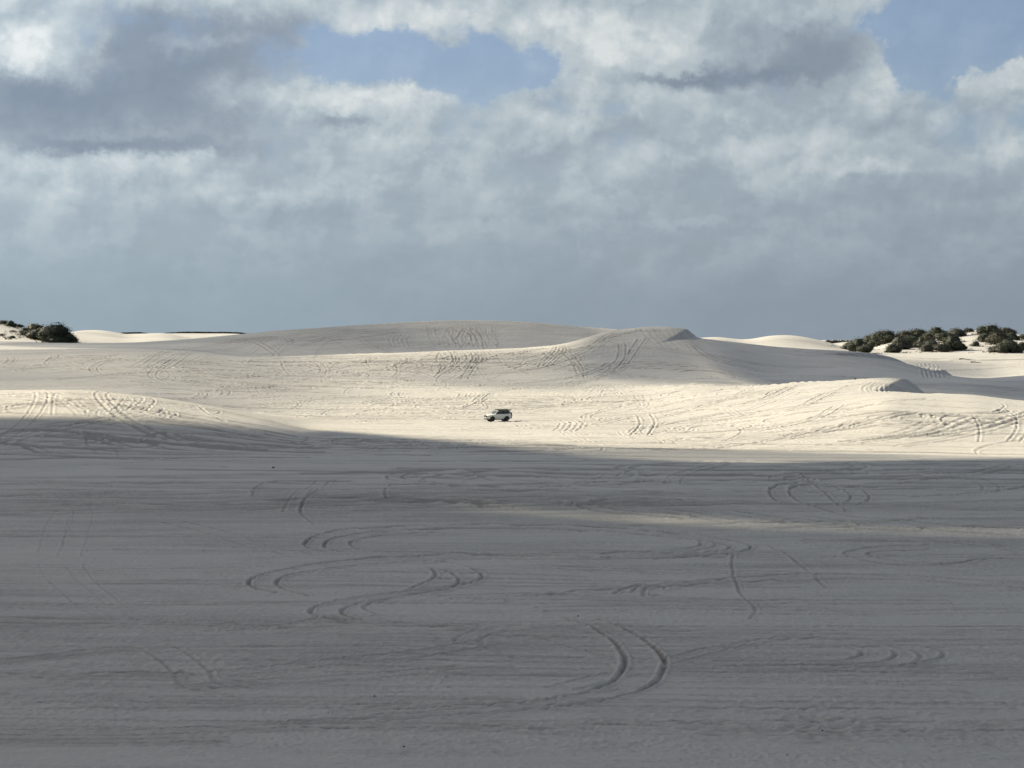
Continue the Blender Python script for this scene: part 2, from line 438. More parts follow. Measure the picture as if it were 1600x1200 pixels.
def spline(P, step):
    P = np.asarray(P, float)
    if len(P) < 3:
        n = max(2, int(np.hypot(*(P[-1] - P[0])) / step)); t = np.linspace(0, 1, n)[:, None]
        return P[0] * (1 - t) + P[-1] * t
    Q = np.vstack([2 * P[0] - P[1], P, 2 * P[-1] - P[-2]])
    out_ = []
    for i in range(1, len(Q) - 2):
        n = max(2, int(np.hypot(*(Q[i + 1] - Q[i])) / step)); t = np.linspace(0, 1, n, endpoint=False)[:, None]
        a, b, c, d = Q[i - 1], Q[i], Q[i + 1], Q[i + 2]
        out_.append(0.5 * (2 * b + (c - a) * t + (2 * a - 5 * b + 4 * c - d) * t ** 2 + (3 * b - a - 3 * c + d) * t ** 3))
    out_.append(P[-1:])
    return np.vstack(out_)


def rut(path, depth=0.07, berm=0.05, k=1.0, seed=0, inside=0.0, wc=1.55):
    """press one rut along a world polyline"""
    P = path
    ok = (P[:, 1] > 64) & (P[:, 1] < 900) & (np.abs(P[:, 0] / P[:, 1]) < 0.241)
    T = np.gradient(P, axis=0); ln = np.hypot(T[:, 0], T[:, 1]) + 1e-9; T = T / ln[:, None]
    P, T, ln = P[ok], T[ok], ln[ok]
    if len(P) < 3: return
    Rr = 0.75 * k
    r, c = idx_of(P[:, 0], P[:, 1])
    r = np.round(r).astype(int); c = np.round(c).astype(int)
    allidx, alld, allw = [], [], []
    # split by distance so that windows stay tight
    o = np.argsort(P[:, 1])
    for ch in np.array_split(o, max(1, len(o) // 150)):
        if len(ch) == 0: continue
        rs = rowstep[r[ch]].min(); cs = (colstep[c[ch]] * P[ch, 1]).min()
        nr_ = min(26, int(max(Rr, 2.8 * wc * rs) / rs) + 1); nc_ = min(24, int(Rr / cs) + 1)
        dr, dc = np.meshgrid(np.arange(-nr_, nr_ + 1), np.arange(-nc_, nc_ + 1), indexing='ij')
        rr = r[ch][:, None] + dr.ravel()[None]; cc = c[ch][:, None] + dc.ravel()[None]
        g = (rr >= 0) & (rr < NR) & (cc >= 0) & (cc < NC)
        id_ = np.clip(rr, 0, NR - 1) * NC + np.clip(cc, 0, NC - 1)
        ddx = Xf[id_] - P[ch, 0][:, None]; ddy = Yf[id_] - P[ch, 1][:, None]
        al = ddx * T[ch, 0][:, None] + ddy * T[ch, 1][:, None]
        q = ddx * -T[ch, 1][:, None] + ddy * T[ch, 0][:, None]
        g &= (np.abs(al) < ln[ch][:, None] * 1.3) & (np.abs(q) < Rr * np.maximum(1.0, rowstep[r[ch]] * np.abs(T[ch, 0]) * wc / (0.36 * k))[:, None])
        wide = np.maximum(1.0, rowstep[r[ch]] * np.abs(T[ch, 0]) * wc / (0.36 * k))[:, None]
        allidx.append(id_[g]); alld.append((q / wide)[g]); allw.append(np.broadcast_to(wide, q.shape)[g])
    id_ = np.concatenate(allidx); q = np.concatenate(alld); wd = np.concatenate(allw)
    if len(id_) == 0: return
    np.minimum.at(best, id_, np.abs(q))
    # keep sign of the nearest
    near = np.abs(q) <= best[id_] + 1e-6
    id_, q, wd = id_[near], q[near], wd[near]
    id_, u = np.unique(id_, return_index=True); q = q[u]; wd = wd[u]
    best[id_] = np.inf
    a = np.abs(q) / k
    mod = 0.75 + 0.5 * sstep(vnoise(Xf[id_] / 3.1 + seed, Yf[id_] / 3.1, 21), -0.45, 0.45)
    mod2 = 1 + (0.5 / wd ** 2) * vnoise(Xf[id_] / 0.9, Yf[id_] / 0.9 + seed, 22)
    asym = 1 + 0.55 * inside * np.sign(q)
    h = -depth * np.exp(-(a / 0.15) ** 2) + berm * asym * np.exp(-((a - 0.32) / 0.12) ** 2) * mod2
    nearer = 1 - sstep(Yf[id_], 200, 260)
    DISP[id_] += h * mod * min(k, 1.5) * np.minimum(wd, 3.0) ** (0.5 * nearer)
    RUT_SHADE[id_] += (6.5 * depth * np.exp(-(a / 0.17) ** 2) - 3.0 * berm * np.exp(-((a - 0.36) / 0.11) ** 2)) * mod * np.minimum(wd, 2.5) ** 0.5  # paints shade into the ruts and light onto the berms


def offset(P, d):
    T = np.gradient(P, axis=0); T /= (np.hypot(T[:, 0], T[:, 1]) + 1e-9)[:, None]
    return P + d * np.stack([-T[:, 1], T[:, 0]], 1)


def track(pts, pair=1.55, depth=0.07, berm=0.05, world=False, inside=0.0, wk=1.0, wc=1.55, **kw):
    P = pts if world else [g for g in (ground(*p) for p in pts) if g is not None]
    if len(P) < 2: return
    P = np.array(P, float)
    dm = P[:, 1].mean()
    k = float(np.interp(dm, [70, 150, 300, 450, 650], [0.66, 0.72, 0.95, 1.1, 1.25])) * wk
    S = spline(P, 0.16 if dm < 160 else 0.3 * k)
    # slight wander
    S = S + np.stack([0.12 * vnoise(S[:, 0] / 4, S[:, 1] / 4, 31), 0.12 * vnoise(S[:, 0] / 4, S[:, 1] / 4, 32)], 1)
    sd_ = random.random() * 50
    if pair:
        rut(offset(S, pair / 2), depth, berm, k, seed=sd_, inside=inside, wc=wc)
        rut(offset(S, -pair / 2), depth, berm, k, seed=sd_ + 3, inside=inside, wc=wc)
    else:
        rut(S, depth, berm, k, seed=sd_, inside=inside, wc=wc)

DEEP = dict(depth=0.14, berm=0.11, wc=2.3)
MED = dict(depth=0.09, berm=0.07, wc=2.2)
FAINT = dict(depth=0.055, berm=0.045, wc=2.2)
# --- the rings and loops driven on the near plain
RING = dict(depth=0.15, berm=0.11, pair=0, wc=2.9)
THIRD = dict(depth=0.10, berm=0.07, pair=0, wc=2.5)
for pts in (
    [(505, 862), (485, 857), (477, 850), (488, 840), (530, 830), (600, 825), (700, 822), (800, 821), (900, 823), (1000, 829), (1080, 837), (1140, 845), (1172, 853), (1165, 861), (1120, 868), (1050, 873), (960, 876), (880, 877), (780, 875)],
    [(530, 862), (512, 857), (508, 850), (522, 842), (570, 834), (650, 829), (750, 827), (850, 828), (960, 833), (1050, 841), (1110, 848), (1140, 854), (1130, 860), (1080, 867), (1000, 872), (900, 874), (800, 871), (700, 868)],
    [(430, 925), (400, 920), (388, 912), (400, 902), (440, 891), (510, 880), (590, 873), (680, 869), (760, 868), (850, 869), (940, 873)],
    [(480, 930), (445, 922), (432, 912), (445, 902), (490, 892), (560, 884), (630, 880), (700, 878)],
    [(525, 970), (498, 965), (485, 957), (500, 947), (545, 937), (620, 927), (690, 920), (740, 910), (753, 901), (742, 890), (710, 881), (660, 876)],
    [(555, 968), (535, 960), (540, 950), (580, 940), (640, 931), (690, 924), (715, 915), (712, 900), (690, 890)],
    [(880, 966), (920, 979), (955, 999), (972, 1020), (975, 1040), (965, 1060), (930, 1078), (880, 1090), (820, 1099), (740, 1104), (640, 1109), (520, 1113)],
    [(930, 966), (970, 980), (1005, 1000), (1028, 1020), (1038, 1040), (1030, 1062), (1000, 1080), (950, 1094), (880, 1105), (800, 1113), (700, 1118), (600, 1122), (460, 1128)],
    [(860, 929), (940, 922), (1010, 917), (1100, 909), (1160, 903), (1260, 899), (1400, 900), (1500, 906), (1620, 914)],
    [(1242, 790), (1220, 786), (1206, 776), (1204, 765), (1225, 757), (1262, 754), (1300, 757)],
    [(1262, 790), (1246, 782), (1234, 772), (1240, 762), (1275, 757)],
): track(pts, **RING)
for pts in (
    [(560, 858), (548, 852), (553, 845), (590, 838), (680, 832)],
    [(1010, 833), (1075, 842), (1095, 850), (1080, 856), (1020, 862), (940, 866)],
    [(1040, 834), (1100, 843), (1118, 851), (1100, 858), (1040, 866)],
    [(590, 960), (570, 952), (575, 945), (610, 937)],
    [(640, 920), (670, 908), (680, 895), (665, 885)],
    [(1040, 1045), (1200, 1046), (1300, 1046), (1400, 1041), (1450, 1034), (1474, 1025), (1465, 1015), (1420, 1009), (1360, 1006)],
    [(1060, 1038), (1200, 1040), (1300, 1039), (1370, 1035), (1398, 1026), (1395, 1017), (1350, 1010), (1290, 1006)],
    [(1120, 1034), (1290, 1033), (1340, 1026), (1345, 1018), (1310, 1011), (1230, 1009), (1140, 1012)],
    [(1430, 1036), (1440, 1026), (1425, 1017), (1390, 1012)],
    [(1000, 923), (1100, 914), (1200, 908), (1330, 905), (1450, 909), (1620, 921)],
    [(1620, 874), (1540, 874), (1500, 880), (1450, 884), (1390, 882), (1340, 874), (1320, 866), (1335, 860), (1380, 855), (1450, 852)],
    [(1520, 876), (1480, 879), (1410, 878), (1367, 871), (1358, 865), (1390, 861), (1450, 860)],
    [(1320, 758), (1350, 768), (1358, 778), (1345, 788)], [(1300, 760), (1325, 770), (1328, 780), (1310, 788)],
    [(1035, 1030), (1100, 1014), (1180, 1001), (1270, 992)], [(1045, 1040), (1110, 1022), (1190, 1006), (1280, 997)],
    [(1000, 1030), (950, 1026), (900, 1014), (850, 1000), (800, 990)],
): track(pts, **THIRD)
track([(1500, 1050), (1300, 1045), (1180, 1043), (1050, 1045), (950, 1058), (880, 1075)], pair=1.3, **FAINT)
track([(735, 1008), (738, 996), (780, 984), (860, 978), (960, 980), (1040, 990)], pair=1.2, **FAINT)
track([(800, 1028), (755, 1012), (752, 998), (790, 988), (850, 984)], pair=0, **FAINT)
track([(1600, 862), (1540, 852), (1470, 846), (1380, 845), (1260, 846)], pair=1.2, **MED)
track([(1145, 866), (1144, 885), (1148, 905), (1160, 930), (1181, 953), (1172, 966)], pair=0, wk=0.8, **MED)
track([(1200, 852), (1232, 868), (1262, 892), (1292, 918)], pair=0, **MED)
track([(700, 934), (800, 930), (900, 928), (980, 924), (1060, 920)], pair=1.4, **MED)
track([(960, 928), (975, 921), (1000, 918), (990, 925), (1020, 930)], pair=0, **DEEP)
track([(1005, 930), (1010, 920), (1030, 918), (1045, 924)], pair=0, **MED)
track([(1252, 742), (1275, 760), (1300, 780), (1322, 798)], pair=0, **MED)
track([(380, 786), (450, 782), (520, 779), (600, 779), (680, 783), (760, 790)], pair=1.0, **DEEP)
track([(930, 784), (980, 781), (1040, 782), (1090, 786)], pair=0, **DEEP)
track([(1600, 826), (1500, 822), (1400, 812), (1320, 805), (1240, 790)], pair=0, **MED)
track([(80, 862), (88, 820), (110, 795), (150, 775), (170, 752), (225, 735)], pair=1.5, depth=0.032, berm=0.03, wk=0.7)
track([(110, 870), (122, 830), (130, 800), (110, 780), (60, 755)], pair=1.5, depth=0.032, berm=0.03, wk=0.7)
track([(270, 815), (340, 832), (400, 852), (470, 868)], pair=1.6, **FAINT)
track([(80, 880), (95, 905), (130, 935), (180, 965)], pair=1.6, depth=0.03, berm=0.03, wk=0.7)
track([(130, 880), (150, 910), (180, 935), (210, 955)], pair=0, depth=0.04, berm=0.05, wk=0.7)
track([(235, 1008), (270, 1025), (300, 1050), (315, 1072), (370, 1080)], pair=1.5, **FAINT)
track([(455, 800), (462, 785), (490, 765), (505, 752)], pair=1.3, **FAINT)
track([(490, 818), (470, 800), (480, 780), (520, 762)], pair=0, **MED)
track([(395, 775), (400, 762), (440, 752), (520, 752)], pair=0, **MED)
track([(605, 780), (602, 768), (610, 758)], pair=0, **MED)
for i in range(5):
    x = 960 + i * 120 + random.uniform(-20, 20); y = 797 + (x - 960) * 0.055
    track([(x - 60, y - 10 + random.uniform(-4, 4)), (x, y + random.uniform(-3, 3)), (x + 60, y + 9 + random.uniform(-3, 3)), (x + 130, y + 12)], pair=random.choice([0, 1.5]), **random.choice([FAINT, MED]))
# bottom-left long pairs
track([(-60, 1056), (60, 1056), (180, 1057), (290, 1058)], pair=0.9, **DEEP)
track([(-60, 1044), (40, 1032), (130, 1020), (200, 1014)], pair=1.0, **DEEP)
track([(-60, 1144), (140, 1147), (300, 1143), (460, 1136), (620, 1134)], pair=1.0, **DEEP)
track([(-60, 1160), (150, 1161), (350, 1156)], pair=0.7, **DEEP)
track([(300, 1075), (420, 1066), (560, 1058), (700, 1048), (800, 1046)], pair=1.2, **MED)
track([(340, 1052), (420, 1046), (520, 1034), (640, 1024), (760, 1006)], pair=1.3, **MED)
track([(590, 1122), (720, 1112), (860, 1098), (980, 1082)], pair=1.2, **MED)
track([(360, 985), (440, 976), (520, 962)], pair=0, **MED)
track([(200, 1036), (360, 1036), (540, 1036), (700, 1036)], pair=1.3, **FAINT)
for y0, x0, x1 in ((975, 350, 1000), (992, 800, 1500), (984, 1000, 1600), (1062, 1050, 1560), (1072, 1000, 1500), (940, 600, 1250), (948, 850, 1300), (958, 1150, 1600), (893, 0, 380), (912, 150, 420)):
    track([(x0, y0 + random.uniform(-5, 5)), ((x0 + x1) / 2, y0 + random.uniform(-3, 3)), (x1, y0 + random.uniform(-5, 5))], pair=1.5, **FAINT)
# clods thrown up in a line
# --- the far side of the plain and the dunes
H = dict(depth=0.10, berm=0.11)
HM = dict(depth=0.06, berm=0.065)
def J(a): return random.uniform(-a, a)
# climbing runs on the far hill
for i in range(17):
    x = 672 + i * 6.2 + J(6)
    b = J(9)
    track([(x, 513 + J(3)), (x + 5 + b, 524), (x + 11 + b * 0.6, 534 + J(4)), (x + 12 + J(8), 543 + J(5))], pair=0, **random.choice([H, HM, HM]))
for i in range(9):
    x = 700 + i * 6 + J(2)
    track([(x + J(5), 514 + J(3)), (x - 5 + J(3), 524), (x - 6 + J(4), 534), (x + 2 + J(4), 541 + J(4))], pair=0, **HM)
for i in range(11):
    x = 676 + i * 7 + J(7)
    track([(x + 10 + J(4), 551 + J(3)), (x + 12 + J(8), 562), (x + 6 + J(8), 573), (x + J(12), 584 + J(9))], pair=random.choice([0, 1.6]), **random.choice([H, HM]))
for i in range(5):
    x = 608 + i * 7
    track([(x + 8, 521), (x, 530), (x + 4, 541)], pair=0, **HM)
track([(400, 560), (440, 545), (500, 530), (560, 521), (615, 518)], pair=1.6, **HM)
track([(430, 560), (500, 545), (550, 530), (620, 520)], pair=0, **HM)
track([(405, 548), (450, 533), (520, 521), (570, 516)], pair=1.6, **HM)
track([(455, 536), (450, 528), (470, 523)], pair=1.5, **HM)
for i in range(6):
    track([(210 + i * 14, 572 + J(4)), (260 + i * 16, 550 + J(4)), (320 + i * 18, 538 + J(3)), (390 + i * 10, 527 + J(2))], pair=1.6, **HM)
# bowl fans between the far hill and the peak
for i in range(5):
    track([(835 + i * 7, 572), (850 + i * 6, 560), (862 + i * 6, 549), (866 + i * 4, 541)], pair=0, **H)
track([(800, 575), (850, 560), (900, 545), (960, 525), (1000, 516)], pair=1.6, **H)
track([(880, 605), (930, 592), (970, 574), (985, 556), (1003, 530)], pair=1.8, **H)
track([(800, 600), (880, 592), (930, 580), (955, 568)], pair=1.6, **H)
track([(850, 602), (900, 598), (960, 582), (990, 572)], pair=1.6, **HM)
track([(800, 562), (850, 553), (880, 546)], pair=1.8, **H)
track([(895, 570), (905, 560), (890, 552), (870, 556)], pair=1.2, **HM)
track([(960, 541), (962, 536), (945, 534)], pair=0, **HM)
for i in range(8):
    x = 1004 + i * 10
    track([(x + 26, 545 + J(3)), (x + 14, 534), (x + 4, 524), (x - 2 + J(2), 516)], pair=0, **HM)
track([(1065, 518), (1085, 540), (1110, 558), (1150, 572)], pair=1.8, **H)
track([(1130, 565), (1170, 576), (1220, 583)], pair=2.4, **H)
# the long tracks sweeping up the right dune
track([(900, 660), (980, 652), (1060, 645), (1130, 637), (1200, 622), (1235, 606), (1262, 600)], pair=1.8, wk=1.2, **H)
track([(980, 640), (1060, 636), (1130, 626), (1190, 610)], pair=1.6, **HM)
track([(1130, 657), (1190, 651), (1240, 640), (1280, 622), (1300, 613)], pair=1.8, **H)
track([(1180, 674), (1230, 666), (1280, 652), (1312, 634)], pair=1.8, **H)
track([(1150, 646), (1200, 630), (1250, 612)], pair=1.6, **HM)
for i in range(5):
    x = 1330 + i * 52 + J(12)
    y = 684 + J(14)
    track([(x - 90, y + 8), (x - 30, y), (x + 30, y - 12 + J(4)), (x + 90, y - 30 + J(5))], pair=1.6, **(HM if i % 2 else MED))
track([(1140, 640), (1170, 655), (1215, 672), (1260, 690)], pair=1.6, **HM)
track([(1430, 600), (1438, 605)], pair=0, **HM)
for i in range(6):
    x = 1352 + i * 7
    track([(x, 613), (x - 3 + J(2), 607), (x + 5, 601), (x + 12, 597)], pair=0, **HM)
for i in range(6):
    x = 1426 + i * 6.5
    track([(x, 567 + i * 0.3), (x + 9, 573), (x + 15, 581), (x + 18, 590)], pair=0, **H)
track([(1585, 690), (1597, 672), (1596, 652), (1580, 640)], pair=1.6, **HM)
track([(1530, 690), (1530, 670), (1520, 650)], pair=0, **HM)
# by the car
track([(1000, 664), (930, 664), (860, 661), (810, 659), (775, 659.5)], pair=1.6, **H)
track([(720, 672), (760, 670), (800, 671), (850, 669)], pair=1.5, **H)
track([(725, 615), (724, 622), (745, 628)], pair=1.5, **H)
track([(745, 628), (760, 616), (800, 608), (850, 606)], pair=1.5, **H)
track([(705, 648), (735, 644), (757, 638), (754, 634)], pair=1.4, **HM)
track([(1005, 648), (1012, 662), (1000, 680)], pair=2.4, **H)
track([(930, 612), (938, 605), (950, 603), (975, 622)], pair=1.6, **HM)
for i in range(5):
    x = 868 + i * 9
    track([(x, 657), (x + 8, 662), (x + 4, 669), (x - 4, 673)], pair=0, **HM)
# donuts and runs scattered in clusters: (px, py, spread x, spread y, number, kind)
def donut(px, py, rad, sx=1.0, a0=None, span=None, **kw):
    g = ground(px, py)
    if g is None: return
    a0 = random.uniform(0, 6.28) if a0 is None else a0
    span = random.uniform(2.0, 5.5) if span is None else span
    t = np.linspace(a0, a0 + span, 14)
    dr_ = random.uniform(-0.3, 0.4) * rad
    rr = rad + dr_ * (t - a0) / span
    rot = random.uniform(-0.4, 0.4)
    ex, ey = rr * np.cos(t) * sx, rr * np.sin(t)
    P = np.stack([g[0] + ex * math.cos(rot) - ey * math.sin(rot), g[1] + ex * math.sin(rot) + ey * math.cos(rot)], 1)
    track(P, world=True, **kw)


def run(px, py, length, head, bend, **kw):
    g = ground(px, py)
    if g is None: return
    n = 9; s = np.linspace(-0.5, 0.5, n) * length
    a = head + bend * s / length
    st = length / n
    P = np.stack([g[0] + np.cumsum(np.cos(a)) * st - length / 2 * math.cos(head), g[1] + np.cumsum(np.sin(a)) * st - length / 2 * math.sin(head)], 1)
    track(P, world=True, **kw)

clusters = [
    (600, 690, 200, 12, 16), (350, 688, 120, 14, 10), (160, 690, 90, 12, 8), (850, 700, 130, 8, 10), (1100, 735, 250, 12, 8), (1500, 745, 130, 14, 7), (820, 745, 130, 18, 8),
    (560, 590, 120, 18, 12), (450, 600, 140, 20, 10), (330, 575, 110, 18, 9), (120, 565, 110, 14, 8), (700, 630, 160, 10, 9), (900, 630, 140, 14, 8),
    (1050, 670, 200, 12, 10), (1400, 650, 150, 24, 5), (150, 632, 130, 10, 6), (620, 565, 100, 10, 9), (780, 560, 60, 14, 6), (1100, 600, 90, 14, 5),
    (1560, 665, 60, 20, 3), (500, 650, 200, 8, 8), (1000, 610, 80, 12, 4),
]
for (cx, cy, sx_, sy_, n) in clusters:
    for i in range(int(n * (1.2 if cy > 680 else 2.3))):
        px, py = cx + random.gauss(0, 0.6) * sx_, cy + random.gauss(0, 0.6) * sy_
        q = random.random()
        st = random.choice([HM, HM, MED, H] if cy < 680 else [FAINT, MED, FAINT])
        if q < 0.38: donut(px, py, random.uniform(5, 13), sx=random.uniform(0.7, 1.6), pair=random.choice([0, 1.5, 1.5]), **st)
        elif q < 0.72: run(px, py, random.uniform(25, 90), random.uniform(-0.35, 0.35), random.uniform(-0.7, 0.7), pair=random.choice([0, 1.6, 1.6]), **st)
        else: run(px, py, random.uniform(14, 50), random.uniform(0.8, 2.3), random.uniform(-1.0, 1.0), pair=random.choice([0, 0, 1.5]), **st)
# runs sweeping up and down the slopes
for i in range(120):
    px = random.uniform(0, 1250); py = random.uniform(545, 650)
    if px > 950: py = random.uniform(600, 690)
    hd_ = random.choice([-1, 1]) * random.uniform(0.75, 1.45)
    run(px, py, random.uniform(25, 90), hd_, random.uniform(-1.1, 1.1), pair=random.choice([0, 1.7, 1.7]), **random.choice([H, HM, HM, MED]))
for i in range(50):
    run(random.uniform(0, 1600), random.uniform(555, 700), random.uniform(50, 150), random.uniform(-0.35, 0.5), random.uniform(-0.7, 0.7), pair=1.7, **random.choice([HM, HM, H]))
# long faint runs all over the plain
for i in range(120):
    py = random.choice([random.uniform(690, 800), random.uniform(740, 1150)])
    px = random.uniform(0, 1600)
    g = ground(px, py)
    if g is None: continue
    if random.random() < 0.75: run(px, py, random.uniform(30, 110) * (0.45 if py > 850 else 1), random.uniform(-0.3, 0.3) * (0.3 if py > 830 else 1), random.uniform(-0.5, 0.5) * (0.35 if py > 830 else 1), pair=random.choice([0, 1.5, 1.5]), **random.choice([FAINT, FAINT, MED]))
    elif py < 830: run(px, py, random.uniform(8, 30), random.uniform(0.7, 2.4), random.uniform(-0.8, 0.8), pair=random.choice([0, 1.5]), **FAINT)
DISP = np.clip(DISP, -0.40, 0.45)
Z += DISP.reshape(NR, NC)
DIST_SHADE = np.clip(DIST_SHADE + RUT_SHADE.reshape(NR, NC), -0.8, 1)

# the sheet
me = bpy.data.meshes.new('sand_dunes')
nv = NR * NC
me.vertices.add(nv)
co = np.stack([X, Y, Z], -1).reshape(-1).astype(np.float32)
me.vertices.foreach_set('co', co)
ii = (np.arange(NR - 1)[:, None] * NC + np.arange(NC - 1)[None, :]).ravel().astype(np.int32)
quads = np.stack([ii, ii + 1, ii + NC + 1, ii + NC], 1)
nf = len(quads)
me.loops.add(nf * 4); me.loops.foreach_set('vertex_index', quads.ravel())
me.polygons.add(nf)
me.polygons.foreach_set('loop_start', np.arange(nf, dtype=np.int32) * 4)
me.update(calc_edges=True)
me.polygons.foreach_set('use_smooth', np.ones(nf, bool))
at = me.attributes.new('disturbed_rut_shade', 'FLOAT', 'POINT')
at.data.foreach_set('value', DIST_SHADE.ravel().astype(np.float32))
print('terrain', NR, NC, nf * 2)


def material(name):
    m = bpy.data.materials.new(name); m.use_nodes = True
    t = m.node_tree; t.nodes.clear()
    N = NB(t)
    o = N.node('ShaderNodeOutputMaterial')
    return m, N, o


def sand_material():
    m, N, o = material('white_sand')
    tcn = N.node('ShaderNodeTexCoord'); P = tcn.outputs['Object']
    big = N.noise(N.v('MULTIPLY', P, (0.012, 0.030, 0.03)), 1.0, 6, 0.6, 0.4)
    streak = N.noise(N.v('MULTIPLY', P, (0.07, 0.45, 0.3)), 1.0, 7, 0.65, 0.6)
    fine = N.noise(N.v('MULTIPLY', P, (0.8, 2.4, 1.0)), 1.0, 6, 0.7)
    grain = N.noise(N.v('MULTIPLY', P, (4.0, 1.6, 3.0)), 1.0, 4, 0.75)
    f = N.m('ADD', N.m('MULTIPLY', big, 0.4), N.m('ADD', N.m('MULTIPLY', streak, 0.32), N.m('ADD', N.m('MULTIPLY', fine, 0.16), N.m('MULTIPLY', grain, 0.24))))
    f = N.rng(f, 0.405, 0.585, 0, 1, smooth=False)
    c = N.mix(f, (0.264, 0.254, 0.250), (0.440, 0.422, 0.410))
    a = N.node('ShaderNodeAttribute', attribute_name='disturbed_rut_shade')
    c = N.mix(N.m('MULTIPLY', N.m('MAXIMUM', a.outputs['Fac'], 0.0), 0.62), c, (0.150, 0.142, 0.142))  # scoured patches darker; shade of the rut walls painted in
    c = N.mix(N.m('MULTIPLY', N.m('MAXIMUM', N.m('MULTIPLY', a.outputs['Fac'], -1.0), 0.0), 0.5), c, (0.49, 0.47, 0.455))  # lit berm edges painted paler
    b = N.node('ShaderNodeBsdfPrincipled')
    N.put(b.inputs['Base Color'], c)
    b.inputs['Roughness'].default_value = 0.9
    b.inputs['Specular IOR Level'].default_value = 0.15
    rip = N.noise(N.v('MULTIPLY', P, (2.6, 2.2, 1)), 1.0, 4, 0.65, 0.6)
    rip2 = N.noise(N.v('MULTIPLY', P, (0.35, 1.1, 1)), 1.0, 5, 0.6, 0.5)
    hsum = N.m('ADD', N.m('MULTIPLY', rip, 0.06), N.m('MULTIPLY', rip2, 0.12))
    bump = N.node('ShaderNodeBump')
    bump.inputs['Strength'].default_value = 1.0
    bump.inputs['Distance'].default_value = 1.0
    N.put(bump.inputs['Height'], hsum)
    N.put(b.inputs['Normal'], bump.outputs[0])
    N.t.links.new(b.outputs[0], o.inputs[0])
    return m
SAND = sand_material()
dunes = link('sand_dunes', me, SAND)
tag(dunes, kind='structure')

# ------------------------------------------------------------------ clouds overhead (out of the frame, up left): they throw the shade on the dunes
def cloud_material(name, cover_):
    m, N, o = material(name)
    d = N.node('ShaderNodeBsdfDiffuse'); d.inputs[0].default_value = (0.88, 0.88, 0.88, 1)
    if cover_ >= 1:
        tl = N.node('ShaderNodeBsdfTranslucent'); tl.inputs[0].default_value = (0.9, 0.9, 0.9, 1)
        mx = N.node('ShaderNodeMixShader'); mx.inputs[0].default_value = 0.20
        N.t.links.new(d.outputs[0], mx.inputs[1]); N.t.links.new(tl.outputs[0], mx.inputs[2])
        N.t.links.new(mx.outputs[0], o.inputs[0])
    else:
        tr = N.node('ShaderNodeBsdfTransparent')
        mx = N.node('ShaderNodeMixShader')
        tcn = N.node('ShaderNodeTexCoord')
        nn = N.noise(tcn.outputs['Object'], 0.012, 4, 0.55)
        N.put(mx.inputs[0], N.rng(nn, 0.3, 0.7, cover_ * 0.6, min(1, cover_ * 1.4)))
        N.t.links.new(tr.outputs[0], mx.inputs[1]); N.t.links.new(d.outputs[0], mx.inputs[2])
        N.t.links.new(mx.outputs[0], o.inputs[0])
    return m
CLOUD_M = cloud_material('dense_cloud', 1.0)
THIN_M = {}
ALT = 330.0
